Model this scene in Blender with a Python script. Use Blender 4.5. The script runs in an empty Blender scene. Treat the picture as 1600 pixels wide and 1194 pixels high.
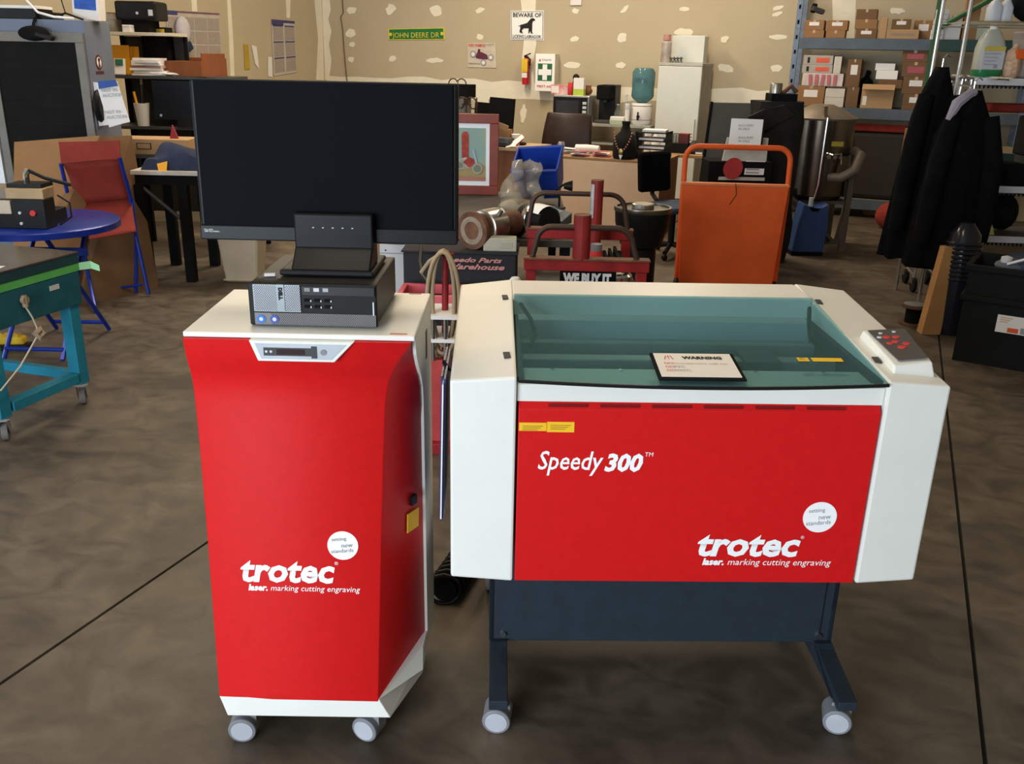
import bpy, bmesh, math, random
from mathutils import Vector, Matrix
random.seed(7)
V = Vector
S = bpy.context.scene
COL = S.collection
PI = math.pi

# ---------------------------------------------------------------- camera
F = 1420.0; PITCH = .346; ROLL = .021; CH = 1.632; A = math.radians(22)
def _rz(v): return V((v[0]*math.cos(A)-v[1]*math.sin(A), v[0]*math.sin(A)+v[1]*math.cos(A), v[2]))
_f = V((0, math.cos(PITCH), -math.sin(PITCH))); _r = V((1, 0, 0)); _u = _r.cross(_f)
FW = _rz(_f); RT = _rz(math.cos(ROLL)*_r + math.sin(ROLL)*_u); UP = _rz(math.cos(ROLL)*_u - math.sin(ROLL)*_r)
CP = V((0, 0, CH)); HF = V((-math.sin(A), math.cos(A), 0)); HR = V((math.cos(A), math.sin(A), 0))
cd = bpy.data.cameras.new('camera'); cam = bpy.data.objects.new('camera', cd); COL.objects.link(cam)
cd.sensor_width = 36; cd.lens = F/1600*36; cd.clip_start = .05; cd.clip_end = 200
cam.matrix_world = Matrix((( RT.x, UP.x, -FW.x, CP.x), (RT.y, UP.y, -FW.y, CP.y), (RT.z, UP.z, -FW.z, CP.z), (0, 0, 0, 1)))
S.camera = cam

# ---------------------------------------------------------------- world, lights, exposure
W = bpy.data.worlds.new('world'); S.world = W; W.use_nodes = True
W.node_tree.nodes['Background'].inputs[0].default_value = (.62, .78, 1, 1)
W.node_tree.nodes['Background'].inputs[1].default_value = 1.0
def area(name, loc, target, sx, sy, power, col):
    l = bpy.data.lights.new(name, 'AREA'); l.shape = 'RECTANGLE'; l.size = sx; l.size_y = sy; l.energy = power; l.color = col
    o = bpy.data.objects.new(name, l); COL.objects.link(o); o.location = loc
    o.rotation_euler = (V(target)-V(loc)).to_track_quat('-Z', 'Y').to_euler(); return o
area('daylight_roll_up_door', (-2.0, -4.3, 1.5), (-.7, 6, .9), 4.2, 2.8, 430, (.80, .91, 1))
area('daylight_side_door', (-7.3, 2.3, 1.4), (0, 7.5, 1.0), 2.1, 2.3, 40, (.8, .9, 1))
for _x, _y, _p in ((-4.8, 3.6, 22), (-1.7, 2.3, 50), (-5.0, 6.3, 75), (-4.6, 9.0, 90), (-2.0, 9.2, 80), (1.8, 8.8, 6)):
    area('ceiling_lamp', (_x, _y, 3.9), (_x, _y, 0), .5, 1.6, _p, (1, .83, .60))
vs = S.view_settings
vs.view_transform = 'Standard'; vs.look = 'None'; vs.gamma = 1; vs.use_curve_mapping = False; vs.exposure = .2

# ---------------------------------------------------------------- helpers
def ray(px, py): return FW*F + RT*(px-800) - UP*(py-597)
def G(px, py, z=0.0):                      # point on the horizontal plane z
    d = ray(px, py); return CP + d*((z-CH)/d.z)
def PY(px, py, y):                         # point on the plane Y = y (parallel to the back wall)
    d = ray(px, py); return CP + d*(y/d.y)
def PX(px, py, x):
    d = ray(px, py); return CP + d*(x/d.x)
def PD(px, py, D):                         # point at distance D in front of the camera
    d = ray(px, py); return CP + d*(D/d.dot(HF))
def CW(x, y, z=0.0): return HR*x + HF*y + V((0, 0, z))
def fitD(x0, y0, x1, y1, D):               # bottom centre, width, height of a pixel box at distance D
    c = PD((x0+x1)/2, y1, D); t = PD((x0+x1)/2, y0, D)
    w = (PD(x1, (y0+y1)/2, D)-PD(x0, (y0+y1)/2, D)).dot(HR)
    return c, w, t.z-c.z
def fitY(x0, y0, x1, y1, y):
    c = PY((x0+x1)/2, y1, y); t = PY((x0+x1)/2, y0, y)
    return c, PY(x1, (y0+y1)/2, y).x-PY(x0, (y0+y1)/2, y).x, t.z-c.z
def sit(x0, y0, x1, y1, z):                # the same for a thing that stands on the plane z
    c = G((x0+x1)/2, y1, z); return (c,)+fitD(x0, y0, x1, y1, c.dot(HF))[1:]

_mats = {}
def mat(name, col, rough=.6, metal=0.0, var=.12, scale=8.0, bump=0.0, spec=.3, col2=None, coat=0.0, bscale=None):
    if name in _mats: return _mats[name]
    m = bpy.data.materials.new(name); m.use_nodes = True; nt = m.node_tree; b = nt.nodes['Principled BSDF']
    tc = nt.nodes.new('ShaderNodeTexCoord'); nz = nt.nodes.new('ShaderNodeTexNoise')
    nz.inputs['Scale'].default_value = scale; nz.inputs['Detail'].default_value = 5; nz.inputs['Roughness'].default_value = .6
    nt.links.new(tc.outputs['Object'], nz.inputs['Vector'])
    cr = nt.nodes.new('ShaderNodeValToRGB'); cr.color_ramp.elements[0].position = .3; cr.color_ramp.elements[1].position = .7
    c2 = col2 if col2 else tuple(min(1, c*(1+var)) for c in col)
    c1 = col if col2 else tuple(c*(1-var) for c in col)
    cr.color_ramp.elements[0].color = (*c1, 1); cr.color_ramp.elements[1].color = (*c2, 1)
    nt.links.new(nz.outputs['Fac'], cr.inputs['Fac']); nt.links.new(cr.outputs['Color'], b.inputs['Base Color'])
    b.inputs['Roughness'].default_value = rough; b.inputs['Metallic'].default_value = metal
    b.inputs['Specular IOR Level'].default_value = spec; b.inputs['Coat Weight'].default_value = coat
    if bump:
        n2 = nt.nodes.new('ShaderNodeTexNoise'); n2.inputs['Scale'].default_value = bscale or scale*6; n2.inputs['Detail'].default_value = 3
        nt.links.new(tc.outputs['Object'], n2.inputs['Vector'])
        bp = nt.nodes.new('ShaderNodeBump'); bp.inputs['Strength'].default_value = bump; bp.inputs['Distance'].default_value = .004
        nt.links.new(n2.outputs['Fac'], bp.inputs['Height']); nt.links.new(bp.outputs['Normal'], b.inputs['Normal'])
    _mats[name] = m; return m
def clear(name, tint, mix, rough=.05, solid=None):      # see-through plastic or glass: tinted straight-through light plus gloss
    if name in _mats: return _mats[name]
    m = bpy.data.materials.new(name); m.use_nodes = True; nt = m.node_tree; nt.nodes.remove(nt.nodes['Principled BSDF'])
    out = nt.nodes['Material Output']; t = nt.nodes.new('ShaderNodeBsdfTransparent'); t.inputs[0].default_value = (*tint, 1)
    g = nt.nodes.new('ShaderNodeBsdfPrincipled'); g.inputs['Base Color'].default_value = (*(solid or tint), 1); g.inputs['Roughness'].default_value = rough
    mx = nt.nodes.new('ShaderNodeMixShader'); mx.inputs[0].default_value = mix
    nt.links.new(t.outputs[0], mx.inputs[1]); nt.links.new(g.outputs[0], mx.inputs[2]); nt.links.new(mx.outputs[0], out.inputs[0])
    _mats[name] = m; return m

class MB:
    def __init__(s): s.v = []; s.f = []
    def add(s, vs, fs):
        n = len(s.v); s.v += [tuple(p) for p in vs]; s.f += [tuple(i+n for i in f) for f in fs]; return s
    def hexa(s, p):                        # eight corners: bottom four then top four, counter-clockwise from above
        return s.add(p, [(3,2,1,0), (4,5,6,7), (0,1,5,4), (1,2,6,5), (2,3,7,6), (3,0,4,7)])
    def bx(s, x0, x1, y0, y1, z0, z1):
        return s.hexa([(x0,y0,z0), (x1,y0,z0), (x1,y1,z0), (x0,y1,z0), (x0,y0,z1), (x1,y0,z1), (x1,y1,z1), (x0,y1,z1)])
    def rbox(s, c, d, rot=(0, 0, 0)):
        from mathutils import Euler
        M = Euler(rot).to_matrix(); c = V(c); q = []
        for z in (-1, 1):
            for x, y in ((-1,-1), (1,-1), (1,1), (-1,1)): q.append(c + M @ V((x*d[0]/2, y*d[1]/2, z*d[2]/2)))
        return s.hexa(q)
    def taper(s, w0, d0, w1, d1, z0, z1, ox=0, oy=0):
        return s.hexa([(-w0/2,-d0/2,z0), (w0/2,-d0/2,z0), (w0/2,d0/2,z0), (-w0/2,d0/2,z0),
                       (ox-w1/2,oy-d1/2,z1), (ox+w1/2,oy-d1/2,z1), (ox+w1/2,oy+d1/2,z1), (ox-w1/2,oy+d1/2,z1)])
    def prism(s, pts, ax, a, b):           # polygon (two coordinates) extruded along an axis from a to b
        def P(u, w, t): return {'x': (t,u,w), 'y': (u,t,w), 'z': (u,w,t)}[ax]
        n = len(pts)
        return s.add([P(u,w,a) for u,w in pts]+[P(u,w,b) for u,w in pts],
                     [tuple(range(n)), tuple(range(2*n-1, n-1, -1))]+[(i, n+i, n+(i+1)%n, (i+1)%n) for i in range(n)])
    def ring(s, loops, cap0=True, cap1=True, closed=False):
        n = len(loops[0]); vs = [p for l in loops for p in l]; fs = []
        m = len(loops)
        for j in range(m if closed else m-1):
            k = (j+1) % m
            for i in range(n): fs.append((j*n+i, j*n+(i+1)%n, k*n+(i+1)%n, k*n+i))
        if not closed:
            if cap0: fs.append(tuple(range(n-1, -1, -1)))
            if cap1: fs.append(tuple((m-1)*n+i for i in range(n)))
        return s.add(vs, fs)
    def tube(s, pts, r, n=8, closed=False):
        pts = [V(p) for p in pts]; m = len(pts); loops = []; nrm = None
        for i, p in enumerate(pts):
            if closed: t = pts[(i+1)%m]-pts[i-1]
            else: t = pts[min(i+1, m-1)]-pts[max(i-1, 0)]
            t.normalize()
            if nrm is None: nrm = t.cross(V((0,0,1))) if abs(t.z) < .9 else t.cross(V((1,0,0)))
            nrm = nrm - t*nrm.dot(t); nrm.normalize(); b = t.cross(nrm)
            rr = r[i] if isinstance(r, (list, tuple)) else r
            loops.append([p + (nrm*math.cos(2*PI*k/n)+b*math.sin(2*PI*k/n))*rr for k in range(n)])
        return s.ring(loops, closed=closed)
    def cyl(s, p0, p1, r0, r1=None, n=20): return s.tube([p0, p1], [r0, r0 if r1 is None else r1], n)
    def lathe(s, prof, c=(0, 0, 0), n=24, ax='z'):
        loops = []
        for r, z in prof:
            l = []
            for k in range(n):
                a = 2*PI*k/n; u, w = r*math.cos(a), r*math.sin(a)
                q = {'z': (u,w,z), 'y': (u,z,-w), 'x': (z,u,w)}[ax]; l.append((c[0]+q[0], c[1]+q[1], c[2]+q[2]))
            loops.append(l)
        return s.ring(loops)
    def ball(s, c, r, n=14, m=8):
        if not isinstance(r, (tuple, list)): r = (r, r, r)
        return s.ring([[(c[0]+r[0]*math.sin(PI*j/m)*math.cos(2*PI*k/n), c[1]+r[1]*math.sin(PI*j/m)*math.sin(2*PI*k/n), c[2]-r[2]*math.cos(PI*j/m)) for k in range(n)]
                       for j in range(m+1) if True], False, False)
    def grid(s, fn, nu, nv, thick=0):
        vs = [V(fn(i/nu, j/nv)) for j in range(nv+1) for i in range(nu+1)]
        fs = [(j*(nu+1)+i, j*(nu+1)+i+1, (j+1)*(nu+1)+i+1, (j+1)*(nu+1)+i) for j in range(nv) for i in range(nu)]
        return s.add(vs, fs)
    def build(s, name, m, parent=None, bevel=0, smooth=False, solid=0, loc=None, rz=None, subd=0):
        me = bpy.data.meshes.new(name); me.from_pydata(s.v, [], s.f); me.validate()
        bm = bmesh.new(); bm.from_mesh(me); bmesh.ops.recalc_face_normals(bm, faces=bm.faces); bm.to_mesh(me); bm.free()
        if smooth: me.shade_smooth(); me.set_sharp_from_angle(angle=.7)
        o = bpy.data.objects.new(name, me); COL.objects.link(o); me.materials.append(m)
        if parent: o.parent = parent
        if loc is not None: o.location = loc
        if rz is not None: o.rotation_euler.z = rz
        if solid: md = o.modifiers.new('thickness', 'SOLIDIFY'); md.thickness = solid; md.offset = 0
        if bevel: md = o.modifiers.new('bevel', 'BEVEL'); md.width = bevel; md.segments = 2; md.limit_method = 'ANGLE'; md.angle_limit = .6
        if subd: md = o.modifiers.new('subdivision', 'SUBSURF'); md.levels = subd; md.render_levels = subd
        return o
def tag(o, label=None, cat=None, group=None, kind=None):
    if label: o['label'] = label
    if cat: o['category'] = cat
    if group: o['group'] = group
    if kind: o['kind'] = kind
    return o
def thing(name, label, cat, loc, rz=0.0, group=None):
    o = bpy.data.objects.new(name, None); COL.objects.link(o); o.empty_display_size = .05
    o.location = loc; o.rotation_euler.z = rz; return tag(o, label, cat, group)
def solo(name, mb, m, label, cat, loc, rz=0.0, group=None, **k): return tag(mb.build(name, m, None, loc=loc, rz=rz, **k), label, cat, group)
def struct(name, mb, m, **k): return tag(mb.build(name, m, None, **k), kind='structure')
def text(parent, s, m, o, ux, uy, size, width=None, shear=0, bold=0, align='LEFT', name='lettering', height=None, lift=.0012):
    cu = bpy.data.curves.new('t', 'FONT'); cu.body = s; cu.size = size; cu.shear = shear; cu.offset = bold; cu.resolution_u = 2; cu.align_x = align
    ob = bpy.data.objects.new('t', cu); me = bpy.data.meshes.new_from_object(ob); bpy.data.objects.remove(ob); bpy.data.curves.remove(cu)
    ux = V(ux).normalized(); uy = V(uy).normalized(); n = ux.cross(uy); o = V(o)
    xs = [v.co.x for v in me.vertices]; ys = [v.co.y for v in me.vertices]
    k = width/(max(xs)-min(xs)) if width else 1; ky = height/(max(ys)-min(ys)) if height else k
    for v in me.vertices: v.co = o + ux*(v.co.x*k) + uy*(v.co.y*ky) + n*lift
    me.name = name; me.materials.clear(); me.materials.append(m)
    r = bpy.data.objects.new(name, me); COL.objects.link(r); r.parent = parent; return r
def arc(c, r, a0, a1, n, plane='xz'):
    out = []
    for i in range(n+1):
        a = a0+(a1-a0)*i/n; u, w = r*math.cos(a), r*math.sin(a)
        out.append({'xz': (c[0]+u, c[1], c[2]+w), 'xy': (c[0]+u, c[1]+w, c[2]), 'yz': (c[0], c[1]+u, c[2]+w)}[plane])
    return out
def copy_tree(o, parent=None):
    c = o.copy(); COL.objects.link(c); c.parent = parent
    for ch in list(o.children): copy_tree(ch, c)
    return c

# ---------------------------------------------------------------- materials
RED = mat('red_powder_coat', (.60, .010, .011), .38, 0, .05, 40, .12, bscale=900, spec=.2)
WHT = mat('white_enamel', (.76, .75, .70), .4, 0, .03, 6)
SLATE = mat('slate_blue_paint', (.017, .026, .037), .55, 0, .15, 20)
BLK = mat('black_plastic', (.009, .009, .0095), .45, 0, .2, 12, spec=.18)
MBLK = mat('matt_black', (.007, .007, .0072), .85, 0, .25, 14, spec=.08)
DGR = mat('dark_grey_plastic', (.05, .05, .052), .55)
MGR = mat('mid_grey', (.22, .22, .23), .5)
LGR = mat('light_grey_plastic', (.55, .57, .6), .45, 0, .04)
INKW = mat('white_print', (.9, .9, .9), .6, 0, .02)
INKK = mat('black_print', (.015, .015, .016), .7, 0, .02)
INKG = mat('grey_print', (.3, .29, .3), .7, 0, .1)
INKR = mat('red_print', (.6, .04, .04), .6, 0, .05)
PAPER = mat('white_paper', (.78, .75, .74), .8, 0, .04, 5)
CHROME = mat('chrome', (.75, .75, .76), .18, 1, .05)
STEEL = mat('brushed_steel', (.42, .40, .37), .34, 1, .2, 5)
RUST = mat('rusty_steel', (.16, .075, .045), .7, .4, .4, 12, .3)
CARD = mat('brown_cardboard', (.30, .16, .072), .85, 0, .10, 4, .1)
CARD2 = mat('pale_cardboard', (.45, .28, .15), .85, 0, .10, 4, .1)
CARD3 = mat('dark_cardboard', (.18, .10, .052), .88, 0, .12, 4, .1)
WOOD = mat('birch_plywood', (.76, .52, .34), .5, 0, .1, 3, col2=(.84, .60, .40))
WOODD = mat('brown_wood', (.26, .10, .04), .55, 0, .2, 4)
PINE = mat('pine_post', (.42, .21, .075), .7, 0, .15, 5)
YEL = mat('yellow_label', (.85, .5, .02), .5, 0, .04)
ORG = mat('orange_paint', (.72, .105, .018), .5, 0, .12, 5)
ORT = mat('orange_tag', (.95, .42, .02), .5, 0, .06)
REDP = mat('worn_red_paint', (.30, .018, .02), .45, .1, .3, 9)
BLUE = mat('royal_blue_plastic', (.012, .045, .34), .4, 0, .1)
BLUEP = mat('blue_enamel', (.012, .035, .30), .3, .2, .12)
TEAL = mat('teal_paint', (.015, .20, .30), .45, 0, .15, 10)
TEALD = mat('deep_teal_paint', (.012, .095, .125), .5, 0, .15, 10)
NAVY = mat('navy_cloth', (.022, .030, .065), .9, 0, .25, 9, .2)
BCLOTH = mat('black_cloth', (.005, .005, .006), .95, 0, .3, 9, .2, spec=.05)
BEIGE = mat('beige_plastic', (.52, .44, .33), .5, 0, .06)
BAG = clear('clear_plastic_bag', (.92, .90, .86), .30, .12, (.5, .46, .38))
GLS = clear('clear_glass', (.93, .95, .94), .15, .03, (.6, .65, .65))
# ---------------------------------------------------------------- the building
YB = 11.5; XL = PY(505, 60, YB).x; XR = 4.2; YF = -4.5; ZC = 4.4
def floor_mat():
    m = bpy.data.materials.new('stained_concrete'); m.use_nodes = True; nt = m.node_tree; b = nt.nodes['Principled BSDF']; N = nt.nodes.new; L = nt.links.new
    tc = N('ShaderNodeTexCoord'); mp = N('ShaderNodeMapping'); mp.inputs['Rotation'].default_value = (0, 0, A+.25); mp.inputs['Scale'].default_value = (.95, 1.25, 1); L(tc.outputs['Object'], mp.inputs[0])
    n1 = N('ShaderNodeTexNoise'); n1.inputs['Scale'].default_value = 1.3; n1.inputs['Detail'].default_value = 8; n1.inputs['Roughness'].default_value = .62; n1.inputs['Distortion'].default_value = .6; L(mp.outputs[0], n1.inputs['Vector'])
    c1 = N('ShaderNodeValToRGB'); e = c1.color_ramp.elements; e[0].position = .32; e[0].color = (.060, .044, .030, 1); e[1].position = .70; e[1].color = (.160, .124, .088, 1); L(n1.outputs['Fac'], c1.inputs['Fac'])
    n2 = N('ShaderNodeTexNoise'); n2.inputs['Scale'].default_value = 5.5; n2.inputs['Detail'].default_value = 6; n2.inputs['Distortion'].default_value = 1.2; L(mp.outputs[0], n2.inputs['Vector'])
    c2 = N('ShaderNodeValToRGB'); e = c2.color_ramp.elements; e[0].position = .3; e[0].color = (.45, .44, .43, 1); e[1].position = .62; e[1].color = (1.1, 1.08, 1.04, 1); L(n2.outputs['Fac'], c2.inputs['Fac'])
    mx = N('ShaderNodeMix'); mx.data_type = 'RGBA'; mx.blend_type = 'MULTIPLY'; mx.inputs[0].default_value = .85; L(c1.outputs[0], mx.inputs[6]); L(c2.outputs[0], mx.inputs[7])
    n3 = N('ShaderNodeTexNoise'); n3.inputs['Scale'].default_value = 11; n3.inputs['Detail'].default_value = 2; L(tc.outputs['Object'], n3.inputs['Vector'])
    c3 = N('ShaderNodeValToRGB'); e = c3.color_ramp.elements; e[0].position = .77; e[0].color = (0, 0, 0, 1); e[1].position = .82; e[1].color = (.35, .35, .35, 1); L(n3.outputs['Fac'], c3.inputs['Fac'])
    m2 = N('ShaderNodeMix'); m2.data_type = 'RGBA'; L(c3.outputs[0], m2.inputs[0]); L(mx.outputs[2], m2.inputs[6]); m2.inputs[7].default_value = (.28, .23, .17, 1)
    L(m2.outputs[2], b.inputs['Base Color'])
    rr = N('ShaderNodeMapRange'); rr.inputs[3].default_value = .38; rr.inputs[4].default_value = .75; L(n2.outputs['Fac'], rr.inputs[0]); L(rr.outputs[0], b.inputs['Roughness'])
    bp = N('ShaderNodeBump'); bp.inputs['Strength'].default_value = .12; bp.inputs['Distance'].default_value = .01; L(n2.outputs['Fac'], bp.inputs['Height']); L(bp.outputs[0], b.inputs['Normal'])
    return m
FLM = floor_mat()
DRY = mat('tan_drywall', (.49, .415, .29), .9, 0, .05, 1.2, .05)
CRK = mat('dark_joint', (.012, .009, .007), .9)
# the slab: three bays with saw-cut joints between them
J = (-2.03, .43)
fl = MB()
for a, b in ((XL-.2, J[0]-.006), (J[0]+.006, J[1]-.006), (J[1]+.006, XR+.2)): fl.bx(a, b, YF-3, YB+.2, -.12, 0)
floor = struct('floor', fl, FLM)
jb = MB()
for j in J: jb.bx(j-.0065, j+.0065, YF-2.4, YB, -.11, -.008)
jb.build('joint_filler', CRK, floor)
wall_back = struct('wall_back', MB().bx(XL-.2, XR+.2, YB, YB+.2, 0, ZC), DRY)
wall_left = struct('wall_left', MB().bx(XL-.2, XL, YF, 1.2, 0, ZC).bx(XL-.2, XL, 3.4, YB, 0, ZC).bx(XL-.2, XL, 1.2, 3.4, 2.7, ZC), DRY)
struct('wall_right', MB().bx(XR, XR+.2, YF, YB, 0, ZC), DRY)
struct('wall_front', MB().bx(XL-.2, -4.2, YF-.2, YF, 0, ZC).bx(.2, XR+.2, YF-.2, YF, 0, ZC).bx(-4.2, .2, YF-.2, YF, 3.0, ZC), DRY)
struct('ceiling', MB().bx(XL-.2, XR+.2, YF-.2, YB+.2, ZC, ZC+.15), mat('white_ceiling', (.5, .46, .4), .9))
PLAS = mat('joint_compound', (.80, .75, .62), .9, 0, .05, 6)
_pn = [0]
def patch(pts, wall=wall_back, fn=None, jit=.12, name='plaster_patch'):
    fn = fn or (lambda x, y: PY(x, y, YB)); q = [fn(*p) for p in pts]; n = len(q)
    _pn[0] += 1; tk = .002+.00035*(_pn[0] % 9); off = V((0, -tk, 0)) if wall is wall_back else V((tk, 0, 0))
    c = sum(q, V())/n
    MB().add(q+[p+off for p in q], [tuple(range(n)), tuple(range(2*n-1, n-1, -1))]+[(i, (i+1)%n, n+(i+1)%n, n+i) for i in range(n)]).build(name, PLAS, wall)
def blob(cx, cy, rx, ry, ang=0, wall=wall_back, fn=None):
    pts = []
    for k in range(14):
        a = 2*PI*k/14; r = 1+random.uniform(-.22, .22); u, w = rx*r*math.cos(a), ry*r*math.sin(a)
        pts.append((cx+u*math.cos(ang)-w*math.sin(ang), cy+u*math.sin(ang)+w*math.cos(ang)))
    patch(pts, wall, fn)
for b in ((549,16,8,6),(611,14,7,9,.6),(681,17,10,9),(750,16,7,4,-.3),(548,52,8,6,-.3),(550,69,5,4,-.4),(549,93,4.5,4.5),(613,92,5.5,5),(680,94,13,4),(750,58,6,5),(899,17,6,4),
          (898,61,6.5,4.5),(895,101,13,5),(972,58,7,7.5),(970,102,7,5),(976,15,8,3,-.8),(1133,61,7,5,-.6),(1134,107,13,6,.25),(1213,107,9,6),(1217,58,14,4),(1216,12,9,3,-.3),
          (818,178,5,13,.05),(1068,50,16,6),(1124,190,5,8),(1323,17,14,4),(1402,17,12,5),(1070,14,9,4),(1214,22,8,3,-.3)): blob(*b)
# the wide taped joint, the vertical seam and the corner tape
rnd = random.Random(3)
up_ = [(x, 117+(x-400)*.022+rnd.uniform(-3, 3)+(6 if 820 < x < 1240 else 0)) for x in range(508, 1250, 26)]
lo_ = [(x, 146+(x-400)*.022+rnd.uniform(-3, 4)) for x in range(1248, 506, -26)]
patch(up_+lo_, name='taped_joint')
patch([(812,-12),(838,-12),(836,30),(838,70),(832,100),(835,132),(818,132),(816,90),(820,50)], name='taped_seam')
patch([(1300,-14),(1338,-14),(1335,60),(1302,60)], name='taped_seam')
patch([(744,150),(763,150),(764,170),(757,180),(745,182)])
patch([(503,-14),(513,-14),(517,15),(513,30),(518,48),(514,70),(518,95),(514,125),(508,125)], name='corner_tape')
LW = lambda x, y: PX(x, y, XL)
patch([(354,-12),(359,-12),(364,60),(366,120),(360,120),(357,50)], wall_left, LW, name='taped_seam')
patch([(298,-12),(306,-12),(308,20),(300,20)], wall_left, LW, name='taped_seam')
patch([(446,-12),(454,-12),(453,28),(448,28)], wall_left, LW, name='taped_seam')
patch([(490,-12),(503,-12),(506,125),(494,125),(497,60)], wall_left, LW, name='corner_tape')
# ---------------------------------------------------------------- laser engraver
LY = A+.0252
T = thing('laser_engraver', 'large white and red laser engraver with teal glass lid on a wheeled slate stand', 'laser engraver', CW(.427, 1.903), LY)
WI, WO_, DP = .416, .565, .715
for s, nm in ((-1, 'left'), (1, 'right')):
    i, o = s*WI, s*WO_
    pts = [(o,.0135,.443), (i,0,.440), (i,DP,.440), (o,.703,.443), (o,.0135,.9466), (i,0,.9606), (i,DP,1.0128), (o,.703,.9975)]
    if s > 0: pts = [pts[1], pts[0], pts[3], pts[2], pts[5], pts[4], pts[7], pts[6]]
    side = MB().hexa(pts).build('side_housing', WHT, T, bevel=.006)
    def topz(x, y): # height of the sloping housing top
        k = (abs(x)-WI)/(WO_-WI); zf = .9606-.014*k; zb = 1.0128-.0153*k; return zf+(zb-zf)*y/DP
    for yy in (.13, .55):
        x = s*.437
        MB().rbox((x, yy, topz(x, yy)+.001), (.016, .034, .005), (math.atan(.073), 0, -s*.09)).build('hinge_cap', DGR, side, bevel=.001)
# red front panel with a leaning top edge, vent slots and lettering
MB().bx(-.40, .40, .05, .135, .925, .937).build('inner_ledge', WHT, T)
MB().bx(.30, .40, .112, .50, .84, .85).build('side_plate', WHT, T)
fp = MB().prism([(.004,.440), (.004,.884), (.016,.899), (.03,.899), (.03,.440)], 'x', -.411, .411).build('front_panel', RED, T, bevel=.002)
for k in range(6):
    x = -.30+k*.117
    MB().rbox((x, .0085, .8925), (.088, .003, .006), (-.9, 0, 0)).build('vent_slot', mat('dark_red_slot', (.2, .005, .008), .6), fp)
MB().bx(-.4155, .4155, .012, .05, .899, .941).build('front_sill', WHT, T, bevel=.003)
MB().bx(-.416, .416, .545, .714, .44, 1.010).build('rear_rail', WHT, T, bevel=.004)
# the work chamber under the lid
INS = mat('dark_chamber', (.028, .026, .022), .6, 0, .2, 10)
MB().bx(-.415, .415, .05, .545, .76, .775).build('work_table', mat('honeycomb_bed', (.05, .045, .036), .6, .1, .25, 40), T)
MB().bx(-.4155, -.40, .03, .545, .60, .952).bx(.40, .4155, .03, .545, .60, .952).bx(-.415, .415, .03, .05, .60, .935).build('chamber_lining', INS, T)
ga = MB().bx(-.40, .40, .27, .315, .86, .915).bx(-.40, .40, .43, .46, .87, .91).build('gantry_beam', mat('gantry_alloy', (.34, .34, .32), .4, .2), T, bevel=.004)
MB().bx(.16, .25, .235, .34, .83, .925).build('laser_head', DGR, ga, bevel=.004)
MB().bx(-.36, .30, .10, .112, .776, .80).build('ruler_strip', mat('ruler_alloy', (.5, .48, .42), .4, .1), T)
MB().bx(-.40, .40, .485, .545, .80, .955).build('rear_cover', LGR, T)
for k in range(5): MB().cyl((-.33+k*.16, .122, .936), (-.33+k*.16, .122, .941), .005, n=8).build('ledge_screw', CHROME, T)
LID = clear('teal_acrylic_lid', (.72, .865, .875), .20, .05, (.14, .26, .27))
def lid(u, w):
    x = -.413+.826*u; bow = .016*(1-(2*u-1)**2); y = .540*w - bow*(1-w)**3 - .002
    return (x, y, .9555+ (1.012-.9555)*max(y,0)/.54 - .006*(1-(2*u-1)**2)*(1-w))
lo = MB().grid(lid, 24, 6).build('glass_lid', LID, T, solid=.005)
MB().tube([V(lid(i/24, 0))+V((0, -.003, -.001)) for i in range(25)], .0042, 6).build('lid_edge', BLK, lo)
for s in (-1, 1):                                        # the lid's curved stay arms
    MB().tube([(s*.395, .50, .995), (s*.37, .42, .975), (s*.36, .37, .95), (s*.375, .31, .935)], .006, 6).build('lid_stay', BLK, T)
# warning plate on the lid
def LZ(x, y): return .9555+(1.012-.9555)*y/.54
sl = math.atan2(.0565, .54); uxw, uyw = V((1, 0, 0)), V((0, math.cos(sl), math.sin(sl)))
wp = MB().rbox((-.004, .066, LZ(0, .066)+.006), (.196, .142, .004), (sl, 0, 0)).build('warning_plate', MBLK, lo)
def onlid(x, y, up=.0): p = V((x, y, LZ(x, y)+.0095+up)); return p
MB().rbox((-.004, .070, LZ(0, .07)+.0085), (.180, .126, .0015), (sl, 0, 0)).build('plate_face', mat('plate_paper', (.78, .72, .66), .6, 0, .03), wp)
text(wp, 'WARNING', INKK, onlid(-.030, .100), uxw, uyw, .02, width=.093, bold=.001)
text(wp, '/!\\', INKR, onlid(-.074, .098), uxw, uyw, .022, width=.022)
for k, s_ in enumerate(('NO POLYCARBONATE OVER 3mm', 'NO PVC', 'NO VINYL')):
    text(wp, s_[:2], INKR, onlid(-.078, .071-k*.019), uxw, uyw, .013)
    text(wp, s_[3:], INKG, onlid(-.058, .071-k*.019), uxw, uyw, .013, width=(.125, .024, .036)[k])
ys = MB().rbox((.315, .12, LZ(0, .12)+.004), (.072, .018, .001), (sl, 0, 0)).build('yellow_strip', YEL, lo)
MB().rbox((.258, .12, LZ(0, .12)+.004), (.026, .018, .001), (sl, 0, 0)).build('yellow_strip', YEL, lo)
text(ys, '/!\\', INKK, V((.248, .114, LZ(0, .114)+.005)), uxw, uyw, .016)
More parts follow.
